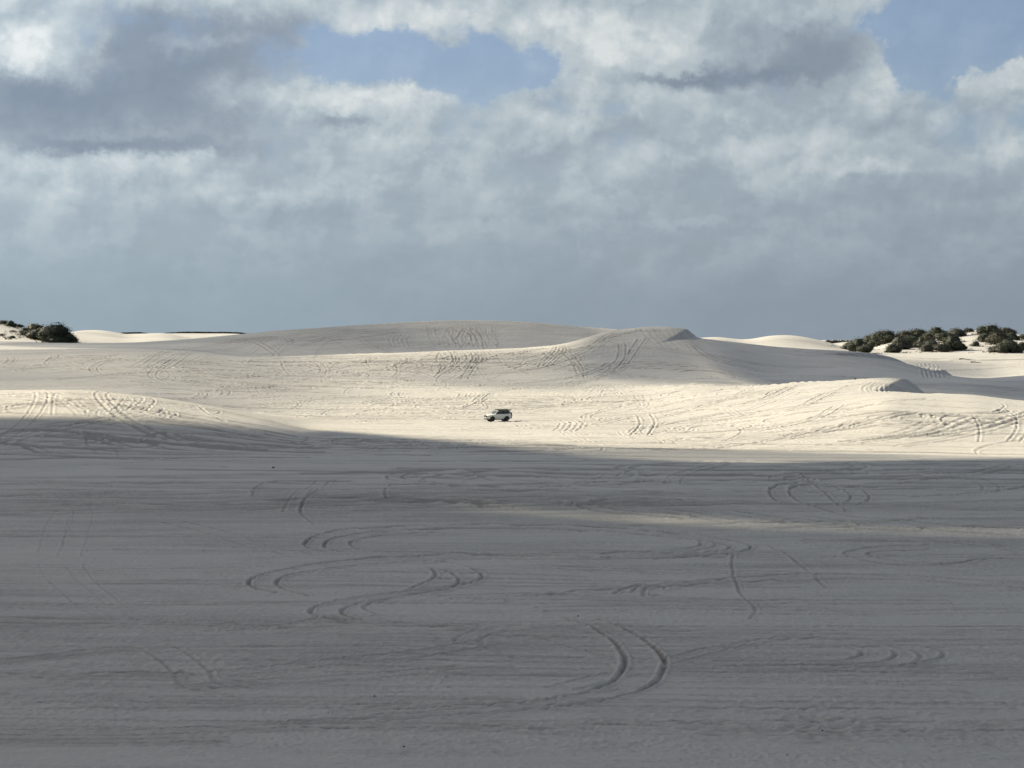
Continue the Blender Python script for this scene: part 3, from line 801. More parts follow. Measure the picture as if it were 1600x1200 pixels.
def cloud(shade, cover_=1.0, alt=ALT, wob=4.0, seed=0):
    """shade: outline of the patch it shades; ('w', X, Y) or (px, py)"""
    pts = []
    fine_ = []
    for p, p2 in zip(shade, shade[1:] + shade[:1]):
        fine_.append(p)
        if p[0] != 'w' and p2[0] != 'w':
            n = int(abs(p2[0] - p[0]) / 35)
            fine_ += [(p[0] + (p2[0] - p[0]) * i / (n + 1), p[1] + (p2[1] - p[1]) * i / (n + 1)) for i in range(1, n + 1)]
    for p in fine_:
        g = np.array(p[1:], float) if p[0] == 'w' else ground(*p)
        if g is None: continue
        z = float(height(g[0], g[1]))
        t = (alt - z) / TO_SUN.z
        pts.append((g[0] + TO_SUN.x * t, g[1] + TO_SUN.y * t))
    P = np.array(pts + [pts[0]])
    per = []
    for a, b in zip(P[:-1], P[1:]):
        n = max(1, int(np.hypot(*(b - a)) / 9)); tt = np.linspace(0, 1, n, endpoint=False)[:, None]
        per.append(a * (1 - tt) + b * tt)
    per = np.vstack(per)
    per[:, 0] += wob * 2.0 * vnoise(per[:, 0] / 40 + seed, per[:, 1] / 40, 51)
    per[:, 1] += wob * vnoise(per[:, 0] / 30 + seed, per[:, 1] / 30, 52)
    n = len(per)
    lo, hi = per.min(0), per.max(0)
    stp = max(12.0, (hi - lo).max() / 55)
    gx, gy = np.meshgrid(np.arange(lo[0], hi[0], stp), np.arange(lo[1], hi[1], stp))
    gp = np.stack([gx.ravel(), gy.ravel()], 1) + rng.uniform(-0.3, 0.3, (gx.size, 2)) * stp
    # inside test and distance to the rim
    inside = np.zeros(len(gp), bool); dmin = np.full(len(gp), 1e9)
    for i in range(n):
        a, b = per[i], per[(i + 1) % n]
        cnd = (a[1] > gp[:, 1]) != (b[1] > gp[:, 1])
        with np.errstate(divide='ignore', invalid='ignore'):
            xi = (b[0] - a[0]) * (gp[:, 1] - a[1]) / (b[1] - a[1]) + a[0]
        inside ^= cnd & (gp[:, 0] < xi)
        dmin = np.minimum(dmin, np.hypot(gp[:, 0] - a[0], gp[:, 1] - a[1]))
    keep = inside & (dmin > 6)
    gp, dm = gp[keep], dmin[keep]
    vs = [Vector(p) for p in per] + [Vector(p) for p in gp]
    ed = [(i, (i + 1) % n) for i in range(n)]
    res = delaunay_2d_cdt(vs, ed, [], 1, 1e-4)
    v2, f2, orig = res[0], res[2], res[3]
    bm = bmesh.new()
    top, bot = [], []
    for v, og in zip(v2, orig):
        k_ = og[0] if og else 0
        if k_ < n and og:
            w_ = bm.verts.new((v.x, v.y, alt)); top.append(w_); bot.append(w_)
        else:
            dd = dm[k_ - n] if k_ >= n else 5
            th = 70 * (1 - math.exp(-dd / 60)) * (0.75 + 0.8 * mnoise.noise(Vector((v.x / 60, v.y / 60, seed)))) + 2
            lump = 10 * mnoise.noise(Vector((v.x / 25, v.y / 25, seed + 5)))
            # displaced along the sun's ray as well, so the rim alone draws the outline
            tu = th + max(0, lump)
            top.append(bm.verts.new((v.x + TO_SUN.x / TO_SUN.z * tu * 0.5, v.y + TO_SUN.y / TO_SUN.z * tu * 0.5, alt + tu)))
            bot.append(bm.verts.new((v.x, v.y, alt - 0.25 * th - 1)))
    for f in f2:
        for L, rev in ((top, False), (bot, True)):
            vv_ = [L[i] for i in f]
            if len(set(vv_)) < 3: continue
            try: bm.faces.new(vv_[::-1] if rev else vv_)
            except ValueError: pass
    for f in bm.faces: f.smooth = True
    m_ = bpy.data.meshes.new('cloud'); bm.to_mesh(m_); bm.free()
    if cover_ < 1:
        if cover_ not in THIN_M: THIN_M[cover_] = cloud_material('thin_cloud', cover_)
        mat_ = THIN_M[cover_]
    else: mat_ = CLOUD_M
    return tag(link('cloud', m_, mat_), kind='structure')

# shade lying on the near plain
def at_(px, d): return ('w', (px - 800) / FPX * d, d)
cloud([('w', -260, 204), ('w', -90, 204), at_(300, 198), at_(600, 190), (780, 803), (900, 809), (1000, 815), (1150, 823), (1300, 829), (1600, 836), ('w', 120, 150), ('w', 420, 140), ('w', 600, -150), ('w', 500, -800), ('w', -400, -800), ('w', -420, -150)], seed=1, wob=0.8)
# shade from there to the foot of the sunlit dunes
cloud([('w', -260, 200), ('w', -90, 200), at_(300, 194), at_(600, 186), (780, 796), (900, 801), (1000, 805), (1150, 814), (1300, 823), (1600, 832), ('w', 120, 158), ('w', 300, 150),
       ('w', 300, 250), (1700, 714), (1600, 716), (1450, 718), (1300, 721), (1150, 723), (1000, 718), (900, 711), (800, 700), (700, 688), (550, 675), (400, 665), (200, 655), (100, 652), (0, 651), (-100, 651), ('w', -220, 300)], seed=2, wob=0.3)
# thin edge of it in the middle
cloud([at_(660, 318), at_(860, 290), at_(1000, 280), at_(1200, 272), at_(1450, 262), at_(1600, 258), at_(1600, 252), at_(1100, 244), at_(850, 254)], 0.40, seed=3, wob=1.0)
cloud([at_(700, 194), at_(1100, 184), at_(1700, 168), at_(1700, 152), at_(1100, 160), at_(750, 172)], 0.55, seed=12, wob=1.0, alt=ALT + 90)
# right flank of the peak and the hollow behind the near right dune
cloud([at_(1100, 560), at_(1085, 600), at_(1120, 650), at_(1300, 650), at_(1400, 625), at_(1440, 600), at_(1500, 598), at_(1560, 606), at_(1640, 612), ('w', 190, 600), ('w', 190, 380), at_(1620, 382), at_(1500, 386), at_(1445, 398),
       at_(1425, 436), at_(1330, 444), at_(1240, 456), at_(1180, 490), at_(1130, 525)], 0.97, seed=4, wob=2)
# thin cloud over the far hill
cloud([at_(-50, 640), at_(100, 720), at_(600, 720), at_(1000, 720), at_(1000, 606), at_(860, 592), at_(700, 590), at_(520, 590), at_(380, 575), at_(150, 600)], 0.50, seed=5, wob=4, alt=700)
# thin veil added to half-shade the peak
cloud([at_(890, 545), at_(930, 600), at_(1085, 600), at_(1100, 560), at_(1130, 525), at_(1200, 470), at_(1130, 462), at_(1040, 480), at_(980, 500), at_(900, 520)], 0.44, seed=6, wob=6, alt=600)
# thin veils added to grey the sunlit mid slopes
cloud([('w', -260, 385), ('w', -260, 560), at_(100, 600), at_(300, 590), at_(480, 560), at_(560, 520), at_(560, 470), at_(420, 400), at_(200, 380)], 0.34, seed=7, wob=8, alt=1100)
cloud([at_(600, 500), at_(640, 545), at_(820, 550), at_(940, 540), at_(960, 500), at_(880, 470), at_(700, 475)], 0.28, seed=8, wob=8, alt=1100)
cloud([('w', 70, 610), ('w', 90, 640), at_(1420, 690), at_(1520, 690), at_(1560, 650), at_(1480, 620)], 0.30, seed=9, wob=4, alt=700)

# ------------------------------------------------------------------ shrubs
def leaf_material(name, c0, c1):
    m, N, o = material(name)
    g = N.node('ShaderNodeNewGeometry')
    n_ = N.noise(g.outputs['Position'], 0.9, 4, 0.6)
    ri = g.outputs['Random Per Island']
    f = N.m('ADD', N.m('MULTIPLY', N.rng(n_, 0.35, 0.65), 0.6), N.m('MULTIPLY', ri, 0.4))
    b = N.node('ShaderNodeBsdfPrincipled')
    N.put(b.inputs['Base Color'], N.mix(f, c0, c1))
    b.inputs['Roughness'].default_value = 0.65
    b.inputs['Specular IOR Level'].default_value = 0.25
    N.t.links.new(b.outputs[0], o.inputs[0])
    return m
LEAF = [leaf_material('dark_green_leaves', (0.0119, 0.0156, 0.011), (0.0357, 0.0421, 0.0238)),
        leaf_material('grey_green_leaves', (0.0204, 0.0226, 0.0195), (0.0527, 0.0515, 0.0391)),
        leaf_material('olive_leaves', (0.017, 0.0179, 0.011), (0.0459, 0.0429, 0.0255))]
def plain(name, c, rough=0.6, metal=0.0, spec=0.5, var=0.12):
    m, N, o = material(name)
    tcn = N.node('ShaderNodeTexCoord')
    n_ = N.noise(tcn.outputs['Object'], 6.0, 5, 0.6)
    b = N.node('ShaderNodeBsdfPrincipled')
    N.put(b.inputs['Base Color'], N.mix(n_, tuple(x * (1 - var) for x in c), tuple(min(1, x * (1 + var)) for x in c)))
    b.inputs['Roughness'].default_value = rough; b.inputs['Metallic'].default_value = metal
    b.inputs['Specular IOR Level'].default_value = spec
    N.t.links.new(b.outputs[0], o.inputs[0])
    return m
BARK = plain('grey_bark', (0.16, 0.14, 0.12), 0.9)


def crown_mesh(wx_, wy_, h, seed, nleaf, sparse=0.0):
    """several overlapping leafy lobes, ragged at the rim"""
    rd = random.Random(seed)
    V, F = [], []
    lobes = [(0, 0, h * 0.52, wx_ * 0.40, wy_ * 0.40, h * 0.48)]
    nl = 5 + int(wx_ > 5) * 3
    for i in range(nl):
        a = rd.uniform(0, 6.28); q = rd.uniform(0.25, 0.62)
        s = rd.uniform(0.20, 0.36)
        hz_ = h * rd.uniform(0.25, 0.72) * (1.15 - q)
        lobes.append((math.cos(a) * q * wx_ / 2, math.sin(a) * q * wy_ / 2, hz_, wx_ * s, wy_ * s, min(h * rd.uniform(0.22, 0.36), h * 0.5)))
    tot = sum(l[3] * l[5] for l in lobes)
    for (lx, ly, lz, rx, ry, rz) in lobes:
        # inner mass of twigs and old leaves, so that the crown is closed in the middle
        base = len(V); nu, nvv = 9, 6
        for iv in range(nvv + 1):
            th = math.pi * iv / nvv
            for iu in range(nu):
                ph = 2 * math.pi * iu / nu
                d_ = Vector((math.sin(th) * math.cos(ph), math.sin(th) * math.sin(ph), math.cos(th)))
                k_ = 0.80 * (1 + 0.35 * mnoise.noise(d_ * 1.7 + Vector((lx, ly, seed))))
                V.append((lx + d_.x * rx * k_, ly + d_.y * ry * k_, max(-0.5, lz + d_.z * rz * k_)))
        for iv in range(nvv):
            for iu in range(nu):
                a = base + iv * nu + iu; b = base + iv * nu + (iu + 1) % nu
                F.append((a, b, b + nu, a + nu))
        n = int(nleaf * rx * rz / tot)
        for i in range(n):
            d_ = Vector((rd.gauss(0, 1), rd.gauss(0, 1), rd.gauss(0, 1) + 0.35)).normalized()
            k_ = (rd.uniform(0.78, 1.10) if rd.random() < 0.88 else rd.uniform(1.1, 1.32)) * (1 + 0.25 * mnoise.noise(d_ * 2.3 + Vector((lx, ly, seed))))
            c = Vector((lx + d_.x * rx * k_, ly + d_.y * ry * k_, lz + d_.z * rz * k_))
            if c.z < -0.1: continue
            s = rd.uniform(0.10, 0.24) * (0.7 + 0.06 * wx_)
            t1 = d_.cross(Vector((rd.gauss(0, 1), rd.gauss(0, 1), rd.gauss(0, 1)))).normalized()
            t2 = (d_.cross(t1) + d_ * rd.uniform(-0.6, 0.6)).normalized()
            base = len(V)
            V += [tuple(c - t1 * s), tuple(c + t2 * s * 0.6), tuple(c + t1 * s * 1.1), tuple(c - t2 * s * 0.6)]
            F.append((base, base + 1, base + 2, base + 3))
    m_ = bpy.data.meshes.new('crown'); m_.from_pydata(V, [], F); m_.update()
    return m_


def stems_mesh(w_, h, seed):
    rd = random.Random(seed)
    V, F = [], []
    for i in range(5):
        a = rd.uniform(0, 6.28); q = rd.uniform(0.1, 0.32) * w_
        p0 = Vector((math.cos(a) * 0.15, math.sin(a) * 0.15, -0.6)); p1 = Vector((math.cos(a) * q, math.sin(a) * q, h * rd.uniform(0.4, 0.65)))
        pm = (p0 + p1) / 2 + Vector((0, 0, -0.1 * h))
        base = len(V)
        for p, r_ in ((p0, 0.11), (pm, 0.08), (p1, 0.03)):
            for k_ in range(5):
                V.append((p.x + r_ * math.cos(k_ * 1.2566), p.y + r_ * math.sin(k_ * 1.2566), p.z))
        for s_ in range(2):
            for k_ in range(5):
                a_ = base + s_ * 5 + k_; b_ = base + s_ * 5 + (k_ + 1) % 5
                F.append((a_, b_, b_ + 5, a_ + 5))
    m_ = bpy.data.meshes.new('stem'); m_.from_pydata(V, [], F); m_.update()
    return m_


def shrub(px, ybot, wpx, hpx, kind, label, name='coastal_shrub', cat='shrub', group='shrubs on the sand mounds', dmin=705):
    g = ground(px, ybot, dmin=dmin, dmax=1000)
    if g is None or g[1] > 905:
        yy = 845 if px > 1000 else 800
        g = np.array(((px - 800) / FPX * yy, yy))
    d_ = g[1]
    w_ = wpx / FPX * d_ * 1.22; z = float(height(g[0], g[1]))
    ztop = (HOR - (ybot - hpx * 1.12)) / FPX * d_
    h = max(0.5, ztop - z)
    h = min(h, hpx / FPX * d_ * 1.5)
    seed = int(px * 7 + ybot)
    root = empty(name, (g[0], g[1], z - 0.15))
    link('crown', crown_mesh(w_ * 1.08, w_ * 0.95, h, seed, int(120 + 42 * w_ * h)), LEAF[kind], root)
    link('stem', stems_mesh(w_, h, seed), BARK, root)
    tag(root, label, cat, group)
    return root

GR = 'shrubs on the right hand mounds'
GL = 'shrubs on the left hand mound'
SHR = [
    (1329, 547, 22, 13, 1, 'low green shrub at the far left end of the right hand thicket'),
    (1342, 549, 26, 20, 0, 'rounded green shrub second in from the left end of the right thicket'),
    (1358, 545, 26, 20, 1, 'mid green bushy shrub between the low left shrub and the big dark dome'),
    (1354, 552, 24, 14, 0, 'small dark shrub in front at the sandy foot of the left clump'),
    (1384, 537, 40, 20, 0, 'big smooth dark green dome shrub standing alone above a pale sand gap'),
    (1368, 541, 20, 12, 0, 'small shrub tucked against the left foot of the big dark dome'),
    (1393, 551, 20, 13, 0, 'low dark shrub right of the pale sand gap, lowest of the second clump'),
    (1406, 546, 28, 19, 1, 'olive shrub climbing the left side of the second clump'),
    (1413, 530, 26, 13, 2, 'upper shrub on the left shoulder of the second clump against the sky'),
    (1424, 542, 32, 18, 0, 'broad dark shrub in the middle of the second clump'),
    (1434, 527, 32, 13, 0, 'flat topped dark shrub on the skyline of the second clump'),
    (1440, 543, 22, 13, 1, 'shrub at the right end of the second clump beside a sand patch'),
    (1463, 527, 24, 16, 0, 'tall round topped shrub, highest on the skyline of the third clump'),
    (1451, 533, 22, 12, 2, 'shrub left below the tall round topped one in the third clump'),
    (1455, 549, 26, 18, 1, 'grey green shrub at the front foot of the third clump, left side'),
    (1478, 535, 30, 16, 0, 'dense dark shrub on the upper slope of the third clump'),
    (1472, 550, 22, 14, 1, 'half bare shrub over pale sand at the front of the third clump'),
    (1489, 548, 28, 24, 0, 'large dark shrub on the right front of the third clump'),
    (1502, 547, 18, 10, 0, 'low tapering shrub at the right tip of the third clump'),
    (1495, 526, 26, 13, 1, 'loose grey shrub on the skyline left of the bare sand saddle'),
    (1513, 519, 14, 7, 1, 'thin scrappy shrub on top of the bare sand saddle'),
    (1524, 541, 11, 8, 1, 'tiny shrub on the left foot of the right hand clump'),
    (1534, 523, 20, 13, 0, 'shrub on the skyline at the left shoulder of the last clump'),
    (1548, 524, 32, 16, 0, 'high rounded shrub at the top of the last clump'),
    (1539, 534, 22, 14, 0, 'dark shrub on the left slope of the last clump above pale sand'),
    (1560, 538, 36, 18, 2, 'wide leafy shrub in the middle of the last clump'),
    (1571, 524, 26, 12, 1, 'rounded skyline shrub right of the highest one in the last clump'),
    (1581, 531, 20, 12, 0, 'shrub stepping down the right shoulder of the last clump'),
    (1558, 550, 34, 10, 1, 'low spreading grey scrub along the front of the last clump'),
    (1576, 551, 32, 20, 0, 'dark shrub at the lower right foot of the last clump'),
    (1599, 530, 14, 8, 1, 'small shrub cut by the right edge of the photo, upper one'),
    (1597, 548, 14, 14, 0, 'dark shrub cut by the right edge of the photo, lower one'),
]
for s in SHR: shrub(*s, group=GR)
SHL = [
    (4, 506, 18, 6, 1, 'low shrub on the mound crest cut by the left edge of the photo'),
    (17, 510, 14, 9, 0, 'dark shrub on the left mound crest with sand showing beneath'),
    (28, 511, 14, 5, 0, 'thin low shrub at the right end of the mound crest'),
    (40, 524, 16, 12, 0, 'small dark shrub at the left end of the big left hand thicket'),
    (54, 517, 26, 11, 2, 'olive shrub on top at the back of the left hand thicket'),
    (56, 530, 26, 16, 1, 'grey olive shrub in the middle of the left hand thicket'),
    (74, 534, 30, 24, 0, 'large shrub left of the tallest one in the left hand thicket'),
    (89, 537, 38, 30, 0, 'tallest and widest dark shrub of the left hand thicket'),
    (106, 537, 24, 19, 0, 'dark rounded shrub at the right end of the left hand thicket'),
    (19, 528, 9, 4, 0, 'small dark tuft low on the sand of the left mound'),
    (2, 524, 5, 3, 0, 'tiny dark tuft on the sand at the left edge of the photo'),
    (20, 518, 5, 2, 0, 'tiny tuft halfway up the sandy left mound'),
]
for s in SHL: shrub(*s, group=GL, dmin=690)


def litter():
    """low dry scrub, twigs and dead stalks round the feet of the shrubs"""
    rd = random.Random(5)
    V, F = [], []
    for (px, yb, w_, h_, *r_) in [s_[:4] for s_ in SHR + SHL]:
        g = ground(px, yb, dmin=690, dmax=1000)
        if g is None or g[1] > 905: continue
        for i in range(34):
            x = g[0] + rd.gauss(0, 0.55) * w_ / FPX * g[1]; yy = g[1] + rd.gauss(-1.0, 2.2)
            z = float(height(x, yy))
            hh = rd.uniform(0.15, 0.75); ww = rd.uniform(0.15, 0.5)
            for q in range(4):
                a = rd.uniform(0, 3.14); ox, oy = rd.uniform(-ww, ww), rd.uniform(-ww, ww)
                b = len(V)
                V += [(x + ox, yy + oy, z - 0.05), (x + ox + 0.22 * math.cos(a), yy + oy + 0.22 * math.sin(a), z - 0.05), (x + ox + rd.uniform(-0.4, 0.4), yy + oy, z + hh)]
                F.append((b, b + 1, b + 2))
    m_ = bpy.data.meshes.new('dry_scrub'); m_.from_pydata(V, [], F); m_.update()
    return link('dry_scrub', m_, leaf_material('dry_scrub', (0.06, 0.055, 0.045), (0.16, 0.14, 0.11)))
tag(litter(), 'low dry scrub and twigs on the sand round the shrubs', 'scrub', kind='stuff')


def scrub_band(x0, x1, ytop, d_, depth_, n, kind, seed, hmax=3.0):
    rd = random.Random(seed)
    V, F = [], []
    for i in range(n):
        px = rd.uniform(x0, x1); yy = d_ + rd.uniform(-depth_, depth_)
        x = (px - 800) / FPX * yy
        z = float(height(x, yy))
        e = min(1, (px - x0) / (0.2 * (x1 - x0)) + 0.15, (x1 - px) / (0.2 * (x1 - x0)) + 0.15)
        top = (HOR - ytop) / FPX * yy * 1.0
        h = max(0.8, min(hmax, top - z)) * rd.uniform(0.75, 1.05) * e
        w_ = rd.uniform(2.5, 5.0)
        base = len(V); nu, nvv = 8, 5
        for iv in range(nvv + 1):
            th = math.pi * iv / nvv
            for iu in range(nu):
                ph = 2 * math.pi * iu / nu
                d3 = Vector((math.sin(th) * math.cos(ph), math.sin(th) * math.sin(ph), math.cos(th)))
                k_ = 1 + 0.5 * mnoise.noise(d3 * 2 + Vector((x, yy, 0)))
                V.append((x + d3.x * w_ / 2 * k_, yy + d3.y * w_ / 2 * k_, z + h * 0.45 + d3.z * h * 0.55 * k_))
        for iv in range(nvv):
            for iu in range(nu):
                a = base + iv * nu + iu; b = base + iv * nu + (iu + 1) % nu
                F.append((a, b, b + nu, a + nu))
        for q in range(24):
            d3 = Vector((rd.gauss(0, 1), rd.gauss(0, 1), abs(rd.gauss(0, 1)))).normalized()
            c = Vector((x + d3.x * w_ / 2, yy + d3.y * w_ / 2, z + h * 0.45 + d3.z * h * 0.6))
            s = rd.uniform(0.2, 0.45)
            V += [tuple(c + Vector((-s, 0, 0))), tuple(c + Vector((0, 0, -s * 0.6))), tuple(c + Vector((s, 0, 0))), tuple(c + Vector((0, 0, s)))]
            F.append((len(V) - 4, len(V) - 3, len(V) - 2, len(V) - 1))
    m_ = bpy.data.meshes.new('distant_scrub'); m_.from_pydata(V, [], F); m_.update()
    return link('distant_scrub', m_, LEAF[kind])
tag(scrub_band(186, 226, 521.5, 1500, 40, 70, 0, 3, 5), 'short dark line of distant scrub between the two pale left dunes', 'scrub', kind='stuff')
tag(scrub_band(262, 400, 520.8, 1500, 50, 260, 0, 4, 6), 'long dark line of distant scrub left of the big dune', 'scrub', kind='stuff')
tag(scrub_band(1280, 1345, 532.5, 1700, 60, 200, 1, 5, 7), 'distant grey green scrub left of the right hand thicket', 'scrub', kind='stuff')

# ------------------------------------------------------------------ the car
PAINT = plain('white_car_paint', (0.62, 0.63, 0.62), 0.28, 0.0, 0.5, 0.03)
GLASS = plain('dark_tinted_glass', (0.012, 0.014, 0.017), 0.06, 0.0, 0.6, 0.1)
BLACK = plain('black_plastic', (0.022, 0.022, 0.024), 0.5)
TYRE = plain('tyre_rubber', (0.020, 0.019, 0.018), 0.85)
RIM = plain('dark_alloy', (0.03, 0.03, 0.034), 0.45, 0.3)
CHROME = plain('bright_metal', (0.55, 0.56, 0.58), 0.22, 0.9)
LAMP = plain('headlight_glass', (0.10, 0.11, 0.12), 0.08)
RED = plain('red_lens', (0.25, 0.01, 0.01), 0.15)
AMBER = plain('amber_lens', (0.45, 0.14, 0.01), 0.15)
PLATE = plain('number_plate_white', (0.6, 0.6, 0.58), 0.4)

ARCH_F, ARCH_R, WR = 1.38, -1.33, 0.42
def half_width(x, z):
    w = 0.93
    if z > 1.12: w -= (z - 1.12) * 0.33
    if z < 0.55: w -= (0.55 - z) * 0.12
    if x > 1.5: w -= ((x - 1.5) / 0.85) ** 2 * 0.17
    if x < -1.9: w -= ((-1.9 - x) / 0.5) ** 2 * 0.09
    return w


def car_body():
    prof = [(2.30, 0.42), (2.36, 0.60), (2.33, 0.92), (2.24, 1.06), (1.9, 1.13), (1.35, 1.19), (1.02, 1.22), (0.72, 1.45), (0.38, 1.72), (0.22, 1.79), (-0.4, 1.84), (-1.3, 1.84), (-1.95, 1.78),
            (-2.12, 1.68), (-2.24, 1.25), (-2.32, 1.10), (-2.34, 0.62), (-2.28, 0.46)]
    def arc(cx, r0, n=10):
        return [(cx + r0 * math.cos(t), WR + r0 * math.sin(t)) for t in np.linspace(math.pi - 0.0, 0.0, n)]
    low = [(-1.95, 0.42)] + [(x, max(z, 0.40)) for x, z in arc(ARCH_R, 0.53)] + [(-0.6, 0.38), (0.6, 0.38)] + [(x, max(z, 0.38)) for x, z in arc(ARCH_F, 0.53)] + [(2.0, 0.40)]
    pts = prof + low
    bm = bmesh.new()
    vs = [bm.verts.new((x, -1, z)) for x, z in pts]
    f = bm.faces.new(vs)
    r = bmesh.ops.extrude_face_region(bm, geom=[f])
    for e in r['geom']:
        if isinstance(e, bmesh.types.BMVert): e.co.y = 1
    bmesh.ops.recalc_face_normals(bm, faces=bm.faces)
    def cut(co_, no):
        bmesh.ops.bisect_plane(bm, geom=bm.verts[:] + bm.edges[:] + bm.faces[:], plane_co=co_, plane_no=no)
    for z in (0.55, 0.75, 0.95, 1.12, 1.2, 1.35, 1.5, 1.65, 1.76): cut((0, 0, z), (0, 0, 1))
    for x in (-2.2, -2.05, -1.9, -1.6, -1.1, -0.6, 0, 0.5, 1.0, 1.5, 1.75, 1.95, 2.12, 2.25): cut((x, 0, 0), (1, 0, 0))
    for y in (-0.9, -0.6, 0, 0.6, 0.9): cut((0, y, 0), (0, 1, 0))
    for v in bm.verts:
        x, y, z = v.co
        v.co.y = y * half_width(x, z)
        # crown the roof and bonnet, pull corners in
        if z > 1.7: v.co.z -= 0.05 * abs(y) ** 3
        elif x > 1.0 and z > 1.0: v.co.z -= 0.05 * abs(y) ** 3
        if x > 2.1: v.co.x -= 0.16 * abs(y) ** 3
        if x < -2.1: v.co.x += 0.08 * abs(y) ** 3
    bmesh.ops.remove_doubles(bm, verts=bm.verts, dist=0.001)
    m_ = bpy.data.meshes.new('body'); bm.to_mesh(m_); bm.free()
    return m_


def pane(pts, side, off=0.006, th=0.012):
    """flat-ish pane on the body side; pts in (x, z)"""
    bm = bmesh.new()
    o_ = [bm.verts.new((x, side * (half_width(x, z) + off), z)) for x, z in pts]
    i_ = [bm.verts.new((x, side * (half_width(x, z) + off - th), z)) for x, z in pts]
    bm.faces.new(o_); bm.faces.new(i_[::-1])
    n = len(pts)
    for k_ in range(n): bm.faces.new((o_[k_], i_[k_], i_[(k_ + 1) % n], o_[(k_ + 1) % n]))
    bmesh.ops.recalc_face_normals(bm, faces=bm.faces)
    m_ = bpy.data.meshes.new('pane'); bm.to_mesh(m_); bm.free(); return m_


def box(cx, cy, cz, sx, sy, sz, bev=0.0, rot=None):
    bm = bmesh.new(); bmesh.ops.create_cube(bm, size=1)
    bmesh.ops.scale(bm, vec=(sx, sy, sz), verts=bm.verts)
    if bev: bmesh.ops.bevel(bm, geom=bm.edges[:], offset=bev, segments=2, affect='EDGES')
    if rot: bmesh.ops.rotate(bm, cent=(0, 0, 0), matrix=Matrix.Rotation(rot[0], 3, rot[1]), verts=bm.verts)
    bmesh.ops.translate(bm, vec=(cx, cy, cz), verts=bm.verts)
    m_ = bpy.data.meshes.new('part'); bm.to_mesh(m_); bm.free(); return m_


def join_boxes(lst):
    bm = bmesh.new()
    for a in lst:
        t = box(*a); bm.from_mesh(t); bpy.data.meshes.remove(t)
    m_ = bpy.data.meshes.new('part'); bm.to_mesh(m_); bm.free(); return m_


def ring_lathe(prof, n=24):
    """revolve (r, y) about the y axis"""
    V, F = [], []
    for i in range(n):
        a = 2 * math.pi * i / n
        for r_, y_ in prof: V.append((r_ * math.cos(a), y_, r_ * math.sin(a)))
    m = len(prof)
    for i in range(n):
        for k_ in range(m - 1):
            a = i * m + k_; b = ((i + 1) % n) * m + k_
            F.append((a, b, b + 1, a + 1))
    m_ = bpy.data.meshes.new('lathe'); m_.from_pydata(V, [], F)
    m_.polygons.foreach_set('use_smooth', [True] * len(F)); m_.update(); return m_

cg = ground(778, 658)
cz_ = float(height(cg[0], cg[1]))
car = empty('parked_car', (cg[0], cg[1], cz_ - 0.03), math.pi + R(22))
car.scale = (0.96, 0.96, 1.03)
tag(car, 'white off road wagon with dark windows and black roof rack on sunlit sand', 'car')
body = link('body', car_body(), PAINT, car)
for s in (-1, 1):
    link('window', pane([(0.80, 1.24), (0.42, 1.56), (0.30, 1.68), (-0.20, 1.735), (-0.24, 1.24)], s), GLASS, car)
    link('window', pane([(-0.262, 1.24), (-0.222, 1.735), (-1.10, 1.75), (-1.16, 1.24)], s), GLASS, car)
    link('window', pane([(-1.185, 1.24), (-1.125, 1.75), (-1.88, 1.72), (-2.03, 1.60), (-2.06, 1.26)], s), GLASS, car)
    for x0, x1 in ((0.86, -0.27), (-0.27, -1.20)):
        hd = link('door', pane([(x0 - 0.02, 0.52), (x0 - 0.01, 1.20), (x1 + 0.02, 1.20), (x1 + 0.02 + (0.12 if x1 < -1 else 0), 0.52 + (0.2 if x1 < -1 else 0))], s, 0.008, 0.016), PAINT, car)
        link('handle', box(x1 + 0.16, s * 0.952, 1.08, 0.18, 0.03, 0.035, 0.008), CHROME, hd)
    link('mirror', box(0.80, s * 1.02, 1.27, 0.13, 0.22, 0.17, 0.03), PAINT, car)
    link('side_step', box(0.02, s * 0.93, 0.37, 1.9, 0.16, 0.06, 0.015), BLACK, car)
    link('headlight', box(2.19, s * 0.66, 0.95, 0.22, 0.34, 0.17, 0.04, (-s * 0.35, 'Z')), LAMP, car)
    link('tail_light', box(-2.25, s * 0.76, 1.12, 0.12, 0.16, 0.36, 0.03), RED, car)
    link('indicator', box(2.30, s * 0.62, 0.62, 0.06, 0.16, 0.07, 0.015), AMBER, car)
    # arch flare
    for ax in (ARCH_F, ARCH_R):
        V, F = [], []
        n = 14
        for i in range(n + 1):
            t = math.pi * (i / n)
            for rr, yy in ((0.53, 0.86), (0.53, 0.955), (0.575, 0.955), (0.60, 0.92)):
                V.append((ax + rr * math.cos(t), s * yy, WR + rr * math.sin(t)))
        for i in range(n):
            for k_ in range(3):
                a = i * 4 + k_; F.append((a, a + 1, a + 5, a + 4))
        m_ = bpy.data.meshes.new('wheel_arch'); m_.from_pydata(V, [], F); m_.update()
        link('wheel_arch', m_, PAINT, car)
        # wheel
        w = link('wheel', ring_lathe([(0.05, -0.11), (0.26, -0.11), (0.26, 0.10), (0.05, 0.10)]), RIM, car)
        w.location = (ax, s * 0.80, WR - 0.01)
        link('tyre', ring_lathe([(0.26, -0.13), (0.36, -0.145), (0.415, -0.12), (0.43, -0.06), (0.43, 0.06), (0.415, 0.12), (0.36, 0.145), (0.26, 0.13), (0.26, -0.13)], 32), TYRE, w)
        sp = [(0, 0, 0, 0.46, 0.03, 0.05, 0, (k_ * math.pi / 3, 'Y')) for k_ in range(3)]
        bm = bmesh.new()
        for a in sp:
            t = box(*a); bm.from_mesh(t); bpy.data.meshes.remove(t)
        m_ = bpy.data.meshes.new('rim'); bm.to_mesh(m_); bm.free()
        rm = link('rim', m_, RIM, w); rm.location = (0, s * 0.12, 0)
